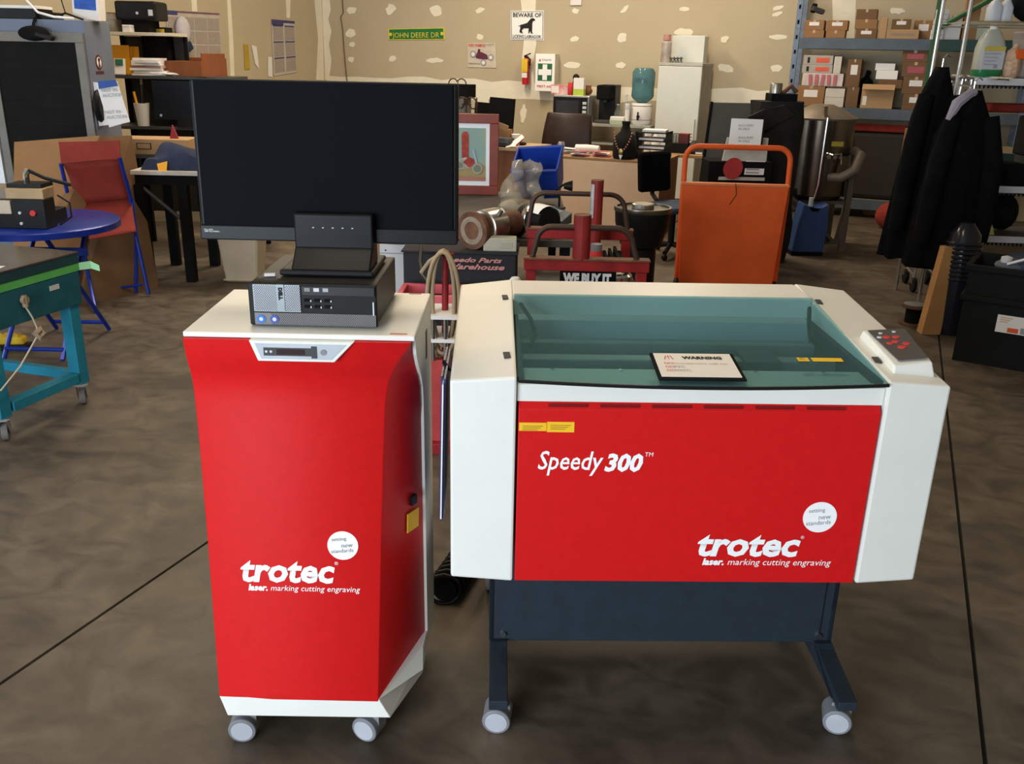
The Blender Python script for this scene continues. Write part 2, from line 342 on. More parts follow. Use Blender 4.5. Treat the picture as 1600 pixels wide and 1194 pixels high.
# control pod on the right housing
def hz(x, y):
    k = (abs(x)-WI)/(WO_-WI); zf = .9606-.014*k; zb = 1.0128-.0153*k; return zf+(zb-zf)*y/DP
cp_ = [(.446, .055), (.548, .060), (.572, .282), (.452, .285)]
pod = MB().hexa([(x, y, hz(x, y)-.002) for x, y in cp_]+[(cp_[0][0]+.004,cp_[0][1]+.008,.978), (cp_[1][0]-.006,cp_[1][1]+.014,.985), (cp_[2][0]-.012,cp_[2][1]-.01,1.006), (cp_[3][0]+.004,cp_[3][1]-.006,.998)]).build('control_pod', WHT, T, bevel=.004)
def pz(x, y): return .978+(y-.063)/.212*.0205+(x-.45)*.075
kp = MB().add([(x, y, pz(x, y)+.0045) for x, y in ((.466,.082),(.536,.086),(.552,.262),(.462,.264))], [(0,1,2,3)]).build('keypad', mat('keypad_film', (.085, .075, .07), .4, 0, .1), pod, solid=.001)
for x, y, r, m in ((.49,.215,.009,INKR),(.512,.213,.009,INKR),(.484,.178,.008,INKR),(.520,.170,.009,INKR),(.502,.152,.010,INKR),(.500,.186,.008,INKR),(.473,.216,.006,LGR),(.485,.24,.005,LGR),(.52,.245,.005,LGR)):
    MB().cyl((x, y, pz(x, y)+.004), (x, y, pz(x, y)+.0065), r, n=12).build('key', m, kp)
# print on the red panel
ux, uz = V((1, 0, 0)), V((0, 0, 1)); fy = .0036
text(fp, 'Speedy', INKW, (-.366, fy, .737), ux, uz, .06, width=.150, height=.062, shear=.22, bold=.0006)
text(fp, '300', INKW, (-.212, fy, .735), ux, uz, .05, width=.088, height=.047, shear=.22, bold=.002)
text(fp, 'TM', INKW, (-.120, fy, .772), ux, uz, .02, width=.019, shear=.1)
def logo(par, x, z, fy, k=1.0):
    text(par, 'trotec', INKW, (x, fy, z), ux, uz, .08, width=.246*k, height=.060*k, shear=.18, bold=.0026)
    text(par, '\u00ae', INKW, (x+.247*k, fy, z+.046*k), ux, uz, .012*k)
    text(par, 'laser.', INKW, (x+.018*k, fy, z-.026*k), ux, uz, .022, width=.052*k, shear=.2, bold=.001)
    text(par, 'marking cutting engraving', INKW, (x+.078*k, fy, z-.026*k), ux, uz, .022, width=.250*k, shear=.2)
def dot(par, x, z, fy, r, th=0.0):
    nn = V((0, -math.cos(th), math.sin(th))); ce = V((x, fy, z))
    d = MB().cyl(ce-nn*.001, ce+nn*.0008, r, n=36).build('round_sticker', INKW, par)
    ca, sa = math.cos(.10), math.sin(.10); up_v = V((0, math.sin(th), math.cos(th))); u, w = V((ca, 0, 0))+up_v*sa, up_v*ca-V((sa, 0, 0))
    for s_, dx, dz, wd in (('setting', -.72, .30, .95), ('new', -.1, -.14, .72), ('standards', -.78, -.55, 1.45)):
        text(d, s_, INKG, ce+nn*.0008+V((dx*r, 0, 0))+up_v*(dz*r), u, w, .02, width=wd*r)
logo(fp, .020, .515, fy); dot(fp, .306, .619, fy, .040)
for x0, x1, z0, z1 in ((-.409, -.347, .832, .852), (-.346, -.284, .8295, .8545)):
    st = MB().bx(x0, x1, .0025, .0045, z0, z1).build('yellow_sticker', YEL, fp)
    for k in range(3): MB().bx(x0+.008, x1-.008-.006*k, .0018, .0028, z1-.009-.0045*k, z1-.0075-.0045*k).build('print_line', mat('ochre_print', (.35, .2, .02), .7), st)
# stand
st = MB().bx(-.47, .47, .20, .215, .128, .46).bx(-.47, -.455, .20, .55, .128, .44).bx(.455, .47, .20, .55, .128, .44).bx(-.47, .47, .535, .55, .128, .44).build('stand_panel', SLATE, T, bevel=.002)
for s in (-1, 1): MB().bx(min(s*.546, s*.478), max(s*.546, s*.478), .09, .22, .395, .442).build('mounting_block', BLK, T)
MB().bx(.433, .436, .1985, .2015, .13, .46).build('panel_seam', BLK, st)
CGR = mat('caster_grey', (.20, .20, .22), .5); CFACE = mat('caster_face', (.42, .43, .47), .5)
def caster(par, x, y, rz, r=.036, wd=.026):
    ca, sa = math.cos(rz), math.sin(rz)
    def q(u, v, z): return (x+u*ca-v*sa, y+u*sa+v*ca, z)
    w = MB().cyl(q(0, -.008-wd, r), q(0, .008+wd, r), r, n=28).build('caster_wheel', CGR, par, bevel=.003, smooth=True)
    for s in (-1, 1): MB().cyl(q(0, s*(.006+wd), r), q(0, s*(.0095+wd), r), r*.78, n=28).build('wheel_cap', CFACE, w)
    MB().cyl(q(.012, 0, r*1.2), q(.012, 0, r*2.3), .010, n=10).rbox(q(.008, 0, r*1.75), (.05, .018, .03), (0, 0, rz)).build('caster_fork', CGR, par)
for s in (-1, 1):
    x = s*.445
    lg = MB().hexa([(x-.024,-.012,.072), (x+.024,-.012,.072), (x+.024,.058,.072), (x-.024,.058,.072), (x-.024,.185,.135), (x+.024,.185,.135), (x+.024,.215,.135), (x-.024,.215,.135)])
    lg.bx(x-.024, x+.024, .2, .7, .085, .135)
    lg.hexa([(x-.024,-.012,.072), (x+.024,-.012,.072), (x+.024,.2,.085), (x-.024,.2,.085), (x-.024,-.012,.098), (x+.024,-.012,.098), (x+.024,.2,.135), (x-.024,.2,.135)])
    lg.build('leg', SLATE, T, bevel=.002)
    MB().cyl((s*.432, .192, .152), (s*.432, .201, .152), .008, n=10).build('bolt', CHROME, T)
    caster(T, x-.005*s-.006, .018, -.12 if s < 0 else -.30); caster(T, x, .655, 1.5)

# ---------------------------------------------------------------- exhaust cart
T = thing('exhaust_cart', 'tall red and white wheeled filter cart carrying the computer and monitor', 'cart', CW(-.46, 1.85), A)
CT = 1.06
# white carcass: top lid, sides, back; right front corner cut away at the base
plan = [(-.238,.055), (.10,.055), (.236,.20), (.240,.385), (-.245,.385)]
cb = MB().prism([(-.248,.012), (.250,.012), (.250,.385), (-.248,.385)], 'z', CT-.012, CT).build('cart_top', WHT, T, bevel=.003)
MB().prism([(.022,CT-.012), (.040,1.01), (.075,.975), (.13,.93), (.165,.89), (.178,.84), (.186,.6), (.198,.16), (.384,.10), (.384,CT-.012)], 'x', .2425, .2495).build('right_side', WHT, T)
MB().bx(-.247, -.236, .10, .384, .14, CT-.012).build('left_side', WHT, T, bevel=.003)
MB().bx(-.235, .232, .365, .384, .10, CT-.012).build('back_panel', WHT, T, bevel=.003)
# red front: profile (y against z) with the belly near the top, right edge cut in below
prof = [(CT-.0125,.004,.2415), (1.038,.006,.238), (1.01,.0115,.218), (.985,.020,.205), (.965,.0285,.195), (.945,.034,.188), (.92,.037,.183), (.89,.037,.179), (.80,.035,.174), (.55,.018,.163), (.133,-.020,.149)]
loops = []
for z, y, xr in prof:
    lx = -.246+.006*(1.038-z)
    fy_ = .022+.156*min(1, max(0, (CT-.012-z)/.19))**.9+(.02*(.84-z)/.7 if z < .84 else 0)
    loops.append([(lx, y, z), (lx+.003, y-.002, z), (xr-.003, y-.002, z), (xr, y, z), (.2422, max(y+.002, fy_), z), (.2422, .30, z), (lx, .30, z)])
rf = MB().ring(loops).build('front_cover', RED, T, smooth=True)
# base skirt, splayed, following the cut corner
sk0 = [(-.222,-.030), (.178,-.026), (.240,.150), (.240,.37), (-.235,.37)]
sk1 = [(-.240,-.022), (.150,-.020), (.246,.215), (.248,.383), (-.246,.383)]
sk = MB().ring([[(x, y, .088) for x, y in sk0], [(x, y, .137) for x, y in sk1], [(x, y, .139) for x, y in sk1]]).build('base_skirt', WHT, T, bevel=.003)
MB().hexa([(.149,-.020,.137), (.246,.10,.137), (.249,.215,.137), (.16,.16,.137), (.15,-.018,.139), (.243,.14,.178), (.2497,.22,.19), (.16,.16,.139)]).build('skirt_corner', WHT, T)
# control panel in the trapezoid notch
cpn = MB().prism([(-.103,1.0482), (.122,1.0482), (.078,1.002), (-.086,1.002)], 'y', -.0035, .03).build('control_bezel', WHT, T, bevel=.002)
MB().prism([(-.090,1.042), (.106,1.042), (.072,1.008), (-.078,1.008)], 'y', -.0048, .0).build('control_face', mat('silver_film', (.42, .44, .48), .4, .2), cpn)
MB().bx(-.072, .030, -.0058, -.004, 1.0155, 1.0335).bx(.030, .042, -.0058, -.004, 1.011, 1.038).build('display_frame', DGR, cpn)
MB().bx(-.044, .016, -.0066, -.005, 1.0185, 1.0305).build('display', mat('display_dark', (.03, .012, .01), .2), cpn)
MB().cyl((.056, -.004, 1.025), (.056, -.0064, 1.025), .0065, n=18).build('power_button', MGR, cpn)
for x in (-.066, -.056): MB().cyl((x, -.0055, 1.025), (x, -.0068, 1.025), .003, n=10).build('button', LGR, cpn)
# print on the cover (the lower face leans slightly)
def cy(z):
    for (za, ya, _), (zb, yb, _) in zip(prof, prof[1:]):
        if zb <= z <= za: return yb+(ya-yb)*(z-zb)/(za-zb)-.002
    return 0
TH = math.atan2(.018+.020, .55-.133)
uz0, ux0 = uz, ux; uz = V((0, math.sin(TH), math.cos(TH)))
k = .9; x, z = -.172, .450
text(rf, 'trotec', INKW, (x, cy(z), z), ux, uz, .08, width=.222, height=.057, shear=.18, bold=.0026)
text(rf, '\u00ae', INKW, (x+.224, cy(z+.045), z+.045), ux, uz, .012)
text(rf, 'laser.', INKW, (x+.018, cy(z-.024), z-.024), ux, uz, .022, width=.046, shear=.2, bold=.001)
text(rf, 'marking cutting engraving', INKW, (x+.070, cy(z-.024), z-.024), ux, uz, .022, width=.212, shear=.2)
dot(rf, .073, .545, cy(.545)-.001, .036, TH); uz = uz0
MB().bx(.197, .227, .372, .3805, CT, CT+.0006).bx(.195, .232, .022, .029, CT-.0005, CT+.001).build('red_sticker', mat('faded_red_sticker', (.55, .2, .13), .6), cb)
MB().rbox((.2235, .135, .55), (.05, .003, .05), (0, .06, 1.12)).build('yellow_sticker', YEL, rf)
MB().rbox((.2255, .138, .605), (.022, .008, .024), (0, 0, 1.12)).build('latch', BLK, rf)
MB().bx(.2485, .2505, .245, .275, .93, 1.0).build('side_slot', BLK, T)
for x, y, r in ((-.195, .005, .05), (.118, .015, -.38), (-.19, .33, 1.6), (.19, .33, 1.5)): caster(T, x, y, r, .0345, .02)

# ---------------------------------------------------------------- desktop computer and monitor on the cart
T = thing('desktop_computer', 'small black desktop computer with grey mesh front lying on the red cart', 'computer', CW(-.437, 1.915, CT), A-.01)
MB().bx(-.138, .138, .014, .305, .004, .095).build('case', mat('case_black_steel', (.035, .033, .031), .5, .3), T, bevel=.003)
f = MB().bx(-.140, .140, 0, .016, .002, .096).build('front_bezel', BLK, T, bevel=.003)
def hexmesh(name, m, par, x0, x1, z0, z1, p=.0046):
    g = MB(); r = 0; z = z0
    while z < z1:
        x = x0+(p*.5 if r % 2 else 0)
        while x < x1:
            g.add([(x, -.0030, z), (x+p*.28, -.0030, z-p*.35), (x+p*.56, -.0030, z), (x+p*.28, -.0030, z+p*.35)], [(0,1,2,3)]); x += p
        z += p*.62; r += 1
    o = g.build(name, m, par); o['kind'] = 'stuff'; return o
MESHG = mat('silver_mesh', (.30, .31, .33), .45, .5)
MESHB = mat('grey_mesh', (.16, .15, .15), .45, .4)
p1 = MB().bx(-.128, -.026, -.0028, .002, .034, .094).build('mesh_panel', MESHG, f); hexmesh('mesh_holes', INKK, p1, -.126, -.080, .037, .092); hexmesh('mesh_holes', INKK, p1, -.058, -.028, .037, .092)
p2 = MB().bx(-.128, .137, -.0028, .002, .004, .031).build('mesh_panel', MESHB, f); hexmesh('mesh_holes', INKK, p2, -.092, .134, .006, .029)
MB().bx(-.077, -.060, -.0050, .0, .036, .095).build('badge_strip', mat('badge_grey', (.25, .28, .30), .4, .4), f)
text(f, 'DELL', INKK, (-.0715, -.0055, .089), (0, 0, -1), (1, 0, 0), .01, width=.028, height=.0085, bold=.0006)
MB().bx(-.022, .136, -.0038, .001, .072, .092).build('disc_drive', mat('drive_black', (.02, .02, .021), .3), f, bevel=.001)
for k, c in enumerate(((.22, .22, .23), (.6, .58, .6), (.35, .36, .4))): MB().bx(-.016+k*.020, -.004+k*.020, -.0046, -.003, .081, .089).build('drive_label', mat('drive_label_%d' % k, c, .5), f)
for i in range(3):
    for j in range(2): MB().bx(-.018+i*.022, -.006+i*.022, -.0036, .001, .044+j*.014, .050+j*.014).build('port', MBLK, f); MB().bx(-.0045+i*.022, -.002+i*.022, -.0038, .001, .044+j*.014, .048+j*.014).build('port_mark', LGR, f)
for x, c in ((-.114, (.03, .16, .55)), (-.085, (.05, .08, .35))):
    b = MB().cyl((x, -.0026, .017), (x, -.0042, .017), .0095, n=18).build('round_badge', mat('badge_blue_%.3f' % x, c, .35), f)
    MB().cyl((x, -.004, .017), (x, -.0048, .017), .0045, n=12).build('badge_centre', LGR, b)
MB().bx(.131, .134, -.0036, 0, .03, .06).build('badge_strip', LGR, f)

T = thing('computer_monitor', 'wide black monitor standing on the desktop computer of the red cart', 'monitor', CW(-.437, 2.07, CT+.0985), A-.012)
MB().bx(-.085, .125, -.09, .10, 0, .012).build('base', BLK, T, bevel=.004)
MB().prism([(-.055,.012), (-.085,.012), (-.035,.055), (-.035,.13), (.02,.13), (.03,.012)], 'x', -.060, .117).build('stand', mat('gloss_black', (.010, .010, .011), .3, spec=.12), T, bevel=.004)
for k in range(5): MB().bx(-.018+k*.022, -.014+k*.022, -.0375, -.033, .098, .1).build('button_mark', LGR, T)
MB().rbox((.012, .02, .235), (.588, .035, .352), (-.035, 0, 0)).build('housing', BLK, T, bevel=.006)
sc = MB().rbox((.012, -.0005, .2515), (.566, .006, .312), (-.035, 0, 0)).build('screen', mat('screen_black', (.006, .0066, .008), .6, 0, .02, spec=.02), T)
MB().rbox((.012, -.005, .078), (.588, .01, .034), (-.035, 0, 0)).build('chin', mat('gloss_black', (.010, .010, .011), .3, spec=.12), T, bevel=.003)
e2 = V((0, .035, 1))
text(T, 'FULL HDMI\n1080P MULTIMEDIA', INKW, (-.272, -.0103, .083), (1, 0, 0), e2, .007, width=.035)
MB().rbox((.012, -.0103, .078), (.0045, .002, .008), (-.035, 0, 0)).rbox((.0155, -.0103, .0755), (.004, .002, .003), (-.035, 0, 0)).build('maker_mark', INKW, T)
solo('usb_stick', MB().bx(-.012, .012, -.006, .006, 0, .006), PAPER, 'small white stick lying on the computer beside the monitor stand', 'usb stick', CW(-.545, 1.985, CT+.096), A+.2, bevel=.001)
# ---------------------------------------------------------------- left: teal table, round table, chair, cardboard, bench
def steelcaster(par, x, y, rz, r=.042, h=.115):
    ca, sa = math.cos(rz), math.sin(rz)
    def q(u, v, z): return (x+u*ca-v*sa, y+u*sa+v*ca, z)
    w = MB().cyl(q(-.03, -.014, r), q(-.03, .014, r), r, n=24).build('caster_wheel', mat('worn_rubber', (.16, .14, .13), .7), par, bevel=.004)
    MB().cyl(q(-.03, -.024, r), q(-.03, .024, r), .009, n=10).build('axle', CHROME, w)
    f = MB()
    for s in (-1, 1): f.hexa([q(-.045, s*.021-.002, r-.012), q(-.015, s*.021-.002, r-.012), q(-.015, s*.021+.002, r-.012), q(-.045, s*.021+.002, r-.012), q(-.03, s*.021-.002, h-.01), q(.03, s*.021-.002, h-.01), q(.03, s*.021+.002, h-.01), q(-.03, s*.021+.002, h-.01)])
    f.rbox(q(0, 0, h-.008), (.06, .044, .008), (0, 0, rz)).rbox(q(0, 0, h-.001), (.075, .065, .006), (0, 0, rz)).build('caster_fork', mat('zinc', (.5, .48, .45), .35, .9), par)
tz = A-.292
T = thing('rolling_table', 'teal steel table on casters with green tape along its edge', 'table', CW(-2.165, 3.613), tz)
for x in (-.035, -1.02):
    for y in (0, .47):
        l = MB().bx(x-.030, x+.030, y-.030, y+.030, .115, .70).build('leg', TEAL, T, bevel=.003); steelcaster(T, x, y, -.9)
MB().bx(-.06, .0, .04, .43, .13, .175).build('foot_rail', TEAL, T, bevel=.003)
MB().bx(-1.0, -.06, .45, .49, .13, .175).build('foot_rail', TEAL, T, bevel=.003)
ap = MB().bx(-1.05, .006, -.045, .515, .50, .655).build('apron', TEALD, T, bevel=.003)
MB().bx(-1.06, .012, -.05, .52, .69, .735).build('top_frame', mat('dark_teal_edge', (.012, .05, .06), .5), T, bevel=.003)
MB().bx(-1.06, .014, -.06, .522, .735, .742).build('steel_top', mat('smoky_steel', (.20, .18, .165), .25, .8, .25, 4), T)
MB().bx(.006, .0085, -.05, .52, .655, .69).build('green_tape', mat('green_tape', (.10, .42, .10), .5), T)
MB().add([(.008,.52,.690), (.030,.57,.690), (.060,.59,.668), (.008,.52,.656), (.030,.57,.654), (.060,.59,.640)], [(0,1,4,3), (1,2,5,4)]).build('tape_tail', mat('pale_green_tape', (.35, .72, .40), .5), T, solid=.001)
MB().bx(.006, .009, .33, .385, .60, .622).build('name_plate', LGR, ap)
pl = MB().cyl((.012, .17, .60), (.03, .17, .60), .018, n=10).cyl((.02, .17, .62), (.02, .17, .57), .012, n=8).build('socket', mat('tan_plug', (.28, .2, .13), .6), T)
MB().tube([(.02,.17,.57), (.025,.19,.52), (.026,.205,.47), (.03,.20,.435), (.03,.16,.40), (.03,.08,.33), (.03,-.04,.26)], .004, 6).build('cord', BEIGE, T)
MB().tube([(.03,.19,.445), (.035,.215,.46), (.04,.225,.44), (.035,.20,.425), (.03,.185,.445), (.03,.21,.435)], .014, 8).build('cord_coil', mat('tan_plug', (.28, .2, .13), .6), T)
def onT(x, y, z): return Matrix.Rotation(tz, 3, 'Z') @ V((x, y, z)) + V(CW(-2.165, 3.613))
T = thing('cable_coil', 'loose coil of black cables lying on the teal table', 'cable', onT(-.35, .19, .742), tz)
for k in range(4):
    r = .11+.015*k
    MB().tube([(r*math.cos(a/20*2*PI)+.01*k, r*.8*math.sin(a/20*2*PI), .010+.011*k+.006*math.sin(3*a)) for a in range(20)], .006, 6, closed=True).build('cable_loop', BLK, T)
solo('paper_sheet', MB().bx(-.1, .1, -.08, .08, 0, .0015), PAPER, 'white sheet of paper lying on the steel top of the teal table', 'paper', onT(-.12, .06, .742), tz+.3)
T = thing('scrub_brush', 'yellow handled tool lying on the floor under the teal table', 'brush', G(14, 545), A+.1)
MB().bx(-.16, .10, -.03, .03, .03, .075).build('handle', mat('yellow_plastic', (.72, .48, .02), .5), T, bevel=.012)
MB().prism([(-.15+.02*k, .075+(.016 if k % 2 else 0)) for k in range(12)]+[(.07,.06),(-.15,.06)], 'y', -.025, .025).build('ridge', mat('yellow_plastic', (.72, .48, .02), .5), T)
MB().bx(-.17, .12, -.035, .035, 0, .032).build('base', BLK, T, bevel=.005)

# round folding table
bc = CW(-2.62, 5.0); RTZ = .72
T = thing('round_table', 'blue round metal folding table beside the red sling chair', 'table', bc, A)
MB().lathe([(0, RTZ-.014), (.385, RTZ-.014), (.40, RTZ-.04), (.408, RTZ-.04), (.408, RTZ-.008), (.395, RTZ), (0, RTZ)], n=48).build('top', BLUEP, T, smooth=True)
for s in (-1, 1):
    for d in (-1, 1):
        MB().cyl((s*.16, d*.30, .01), (s*.14, -d*.26, RTZ-.03), .013, n=8).build('leg', BLUEP, T)
for z, y in ((.06, .27), (.06, -.27), (.60, .2), (.60, -.2)): MB().cyl((-.16, y, z), (.16, y, z), .012, n=8).build('cross_bar', BLUEP, T)
MB().bx(-.35, .33, -.20, -.185, RTZ-.15, RTZ-.11).build('side_bar', BLUEP, T)
# heat press style device
T = thing('press_machine', 'flat beige and black tabletop press with a chrome lever on the blue table', 'press', bc+HR*(-.06)+HF*(-.13)+V((0, 0, RTZ)), A)
MB().bx(-.34, .20, -.13, .16, 0, .075).build('base', BLK, T, bevel=.004)
MB().bx(-.33, .05, -.128, .15, .075, .145).build('body', BEIGE, T, bevel=.004)
MB().bx(-.33, .06, -.11, .15, .15, .195).build('lid', mat('taupe_enamel', (.22, .18, .15), .5), T, bevel=.006)
MB().cyl((-.15, -.112, .172), (-.15, -.122, .172), .008, n=12).build('knob', INKW, T)
cbx = MB().bx(.06, .23, -.135, -.02, .002, .155).build('control_box', BLK, T, bevel=.003)
MB().cyl((.17, -.134, .085), (.17, -.148, .085), .016, n=6).build('switch', INKR, cbx)
for z in (.03, .085): MB().cyl((.10, -.134, z), (.10, -.143, z), .008, n=10).build('screw', LGR, cbx)
MB().bx(.03, .225, -.12, .0, .155, .205).build('wood_block', mat('tan_board', (.42, .29, .16), .7), T, bevel=.002)
MB().bx(.02, .20, -.08, .05, .205, .225).build('hinge_plate', BLK, T)
MB().tube([(.10,-.02,.225), (.105,-.03,.27), (.12,-.03,.29)], .016, 8).build('lever_joint', CHROME, T, smooth=True)
MB().tube([(.12,-.03,.29), (.20,-.02,.25), (.32,0,.215)], .010, 8).build('lever', BLK, T)
MB().tube([(.24,.0,.16), (.30,.0,.12), (.31,-.02,.05), (.26,-.06,.012)], .005, 6).build('cable', BLK, T)

# red sling chair
def PC(px, py, D): return PD(px, py, D)
CH_RED = mat('red_sling_fabric', (.24, .03, .02), .85, 0, .12, 8, .15)  # red darkened to stand in for the weaker light on the left
co = G(205, 462); T = thing('folding_chair', 'folding chair with faded red sling and blue tube frame leaning by cardboard', 'chair', co, 0)
def rel(*p): return PD(*p)-co
MB().add([rel(92,222,6.20), rel(187,220,6.24), rel(188,247,6.22), rel(96,256,6.17)], [(0,1,2,3)]).build('headrest', CH_RED, T, solid=.012)
def slng(u, w):
    q = rel(98,255,6.19).lerp(rel(187,248,6.24), u); e = rel(118,320,6.28).lerp(rel(205,312,6.33), u); v = q.lerp(e, w); return v+HF*(.03*math.sin(PI*w))
MB().grid(slng, 6, 6).build('back_sling', CH_RED, T, solid=.008, smooth=True)
def sets(u, w):
    q = rel(118,320,6.28).lerp(rel(205,312,6.33), u); e = rel(140,374,5.98).lerp(rel(213,362,6.02), u); v = q.lerp(e, w); return v-V((0, 0, .03*math.sin(PI*w)))
MB().grid(sets, 6, 6).build('seat_sling', CH_RED, T, solid=.008, smooth=True)
for n, pts in (('front_post', [rel(187,246,6.23), rel(203,305,6.3), rel(213,370,6.32), G(213,460)-co+V((0,0,.012))]), ('rear_post', [rel(206,310,6.32), rel(213,370,6.2), G(233,463)-co+V((0,0,.012))]),
               ('front_post', [rel(95,256,6.18), rel(105,300,6.25), rel(128,380,6.3), G(128,475)-co+V((0,0,.012))]), ('rear_post', [rel(117,318,6.28), rel(128,380,6.2), G(150,490)-co+V((0,0,.012))])):
    MB().tube(pts, .013, 8).build(n, BLUEP, T)
for a, b in ((rel(130,450,6.2), rel(214,440,6.25)), (rel(131,458,6.15), rel(222,445,6.15))): MB().cyl(a, b, .009, n=8).build('stretcher', BLUEP, T)

# leaning cardboard
def sheet(pts, th=.012):
    q = [V(p) for p in pts]; c = q[0].copy(); off = HF*th; n = len(q)
    return MB().add([p-c for p in q]+[p-c+off for p in q], [tuple(range(n)), tuple(range(2*n-1, n-1, -1))]+[(i, (i+1)%n, n+(i+1)%n, n+i) for i in range(n)]), c
m, c = sheet([G(120,478)+V((0,0,.001)), G(248,450)+V((0,0,.001)), PD(205,212,6.78), PD(140,214,6.74)]); CB2 = solo('cardboard_sheet', m, mat('shaded_cardboard_b', (.15, .08, .038), .88, 0, .10, 4, .1), 'tall brown cardboard sheet leaning behind the red folding chair', 'cardboard', c)  # cardboard colour darkened to carry the shade on the left side
MB().hexa([tuple(PD(*p)-c-HF*.003) for p in ((155,385,6.28),(178,380,6.3),(178,380,6.302),(155,385,6.282),(148,368,6.33),(170,362,6.35),(170,362,6.352),(148,368,6.332))]).build('printed_mark', MBLK, CB2)
m, c = sheet([G(20,505)+V((0,0,.001)), G(118,480)+V((0,0,.001)), PD(155,212,6.66), PD(22,222,6.62)]); solo('cardboard_sheet', m, mat('old_cardboard', (.22, .12, .055), .88, 0, .10, 4, .1), 'wide brown cardboard sheet leaning against the glass door cabinet', 'cardboard', c)  # brown lowered too, with the left side's dimness put into the colour

# dark bench with white top
bz = PD(250,266,6.6).z
T = thing('workbench', 'black steel workbench with worn white top under a heap of navy cloth', 'bench', CW(-2.72, 6.55), A)
MB().bx(-.02, .80, 0, .62, bz-.03, bz).build('top', mat('worn_white_top', (.5, .47, .42), .6, 0, .25, 7), T, bevel=.003)
MB().bx(.0, .78, .02, .6, bz-.10, bz-.03).build('apron', MBLK, T)
for x in (.02, .33):
    for y in (.03, .57): MB().bx(x-.03, x+.04, y-.03, y+.03, 0, bz-.1).build('leg', MBLK, T)
MB().cyl((.05, .02, bz-.12), (.30, .02, bz-.34), .014, n=8).build('brace', DGR, T)
def heap(name, label, cat, c, w, d, h, m, seed, rz=A):
    r = random.Random(seed); ph = [(r.uniform(2, 6), r.uniform(2, 6), r.uniform(0, 6)) for _ in range(4)]
    def f(u, v):
        x, y = (u-.5)*2, (v-.5)*2; k = max(0, 1-x**4)*max(0, 1-y**4)
        z = h*(k**.45)*(.78+.09*sum(math.sin(a*x+b*y+p) for a, b, p in ph)); return (x*w/2, y*d/2, max(0.002, z))
    mb = MB().grid(f, 18, 14); n = len(mb.v); mb.add([(-w/2,-d/2,0),(w/2,-d/2,0),(w/2,d/2,0),(-w/2,d/2,0)], [(3,2,1,0)])
    return solo(name, mb, m, label, cat, c, rz, smooth=True)
nb = heap('folded_trousers', 'rumpled navy cloth heap with an orange price tag on the dark bench', 'clothes', CW(-2.45, 6.80, bz), .46, .42, .17, NAVY, 4)
MB().add([(-.11,-.205,.045), (-.03,-.215,.065), (-.035,-.235,-.005), (-.095,-.225,-.008)], [(0,1,2,3)]).build('price_tag', ORT, nb, solid=.002)
c, w, h = fitD(257,195,284,222,6.95); c.z = bz
T = thing('plastic_jug', 'white plastic tub standing behind the navy cloth by the monitor', 'tub', CW(-2.30, 7.08, bz), A)
MB().lathe([(.065,0), (.075,.02), (.078,.24), (.08,.25), (.0,.25)], n=20).build('body', PAPER, T, smooth=True)
MB().bx(-.03, .03, -.081, -.079, .12, .19).build('tub_label', LGR, T)
# waste bin
T = thing('waste_bin', 'beige plastic waste bin on the floor behind the red cart', 'bin', G(378,441)+HF*.1, A)
MB().taper(.24, .20, .30, .26, 0, .02).taper(.24, .20, .31, .27, .0, .36).build('body', BEIGE, T, bevel=.02)
MB().taper(.325, .285, .325, .285, .34, .365).build('rim', BEIGE, T, bevel=.004)

# glass door cabinet
cz = PD(60,30,7.3).z
T = thing('display_cooler', 'tall blue grey cabinet with a dark glass door behind the cardboard', 'cabinet', CW(-3.28, 7.3), A)
CBL = mat('blue_grey_panel', (.14, .17, .24), .5, 0, .06)
MB().bx(-1.15, 0, .03, .48, 0, cz).build('body', CBL, T, bevel=.004)
FRM = mat('satin_aluminium', (.17, .155, .135), .5, .2)  # frame tone lowered; the dim light on this side is in the colour
for nm, a in (('top_rail', (-1.1, -.01, 0, .03, cz-.16, cz-.09)), ('right_stile', (-.075, -.01, 0, .03, .25, cz-.16)), ('left_stile', (-.76, -.70, 0, .03, .25, cz-.16)), ('bottom_rail', (-1.1, -.01, 0, .03, .18, .25))): MB().bx(*a).build(nm, FRM, T, bevel=.003)
MB().bx(-.85, -.77, -.012, .03, .2, cz-.13).build('white_edge_strip', mat('white_vinyl', (.75, .78, .82), .4), T)
MB().bx(-.70, -.075, .012, .022, .25, cz-.16).build('glass_door', mat('dark_door_glass', (.008, .008, .007), .5, 0, .2, spec=.05), T)
for k in range(9): MB().bx(-.69, -.09, .009, .012, .35+k*.14, .356+k*.14).build('shelf_line', mat('dim_shelf', (.016, .016, .014), .8, spec=.05), T)
em = MB().cyl((.0, .20, cz-.30), (.003, .20, cz-.30), .055, n=24).build('emblem', mat('maroon_print', (.08, .015, .02), .6), T)
MB().cyl((.002, .20, cz-.30), (.0045, .20, cz-.30), .040, n=20).build('emblem_disc', PAPER, em)
MB().prism([(.195,cz-.265), (.225,cz-.275), (.205,cz-.30), (.215,cz-.335), (.18,cz-.335), (.19,cz-.30), (.18,cz-.28)], 'x', .004, .0062).build('emblem_mark', mat('maroon_print', (.08, .015, .02), .6), em)
MB().bx(.0, .003, .13, .27, cz-.385, cz-.365).build('emblem_banner', mat('maroon_print', (.08, .015, .02), .6), T)
MB().bx(0, .004, .25, .40, cz-.68, cz-.5).build('vent_grille', MBLK, T)
topc = lambda x, y: CW(-3.28+x, 7.3+y, cz)
T = thing('disc_player', 'flat black disc player with a cream folder on top of the cabinet', 'electronics', topc(-.50, .20), A)
MB().bx(-.40, .13, -.14, .14, 0, .075).build('body', BLK, T, bevel=.003)
MB().bx(.13, .22, -.10, .12, .0, .055).build('side_unit', BLK, T, bevel=.004)
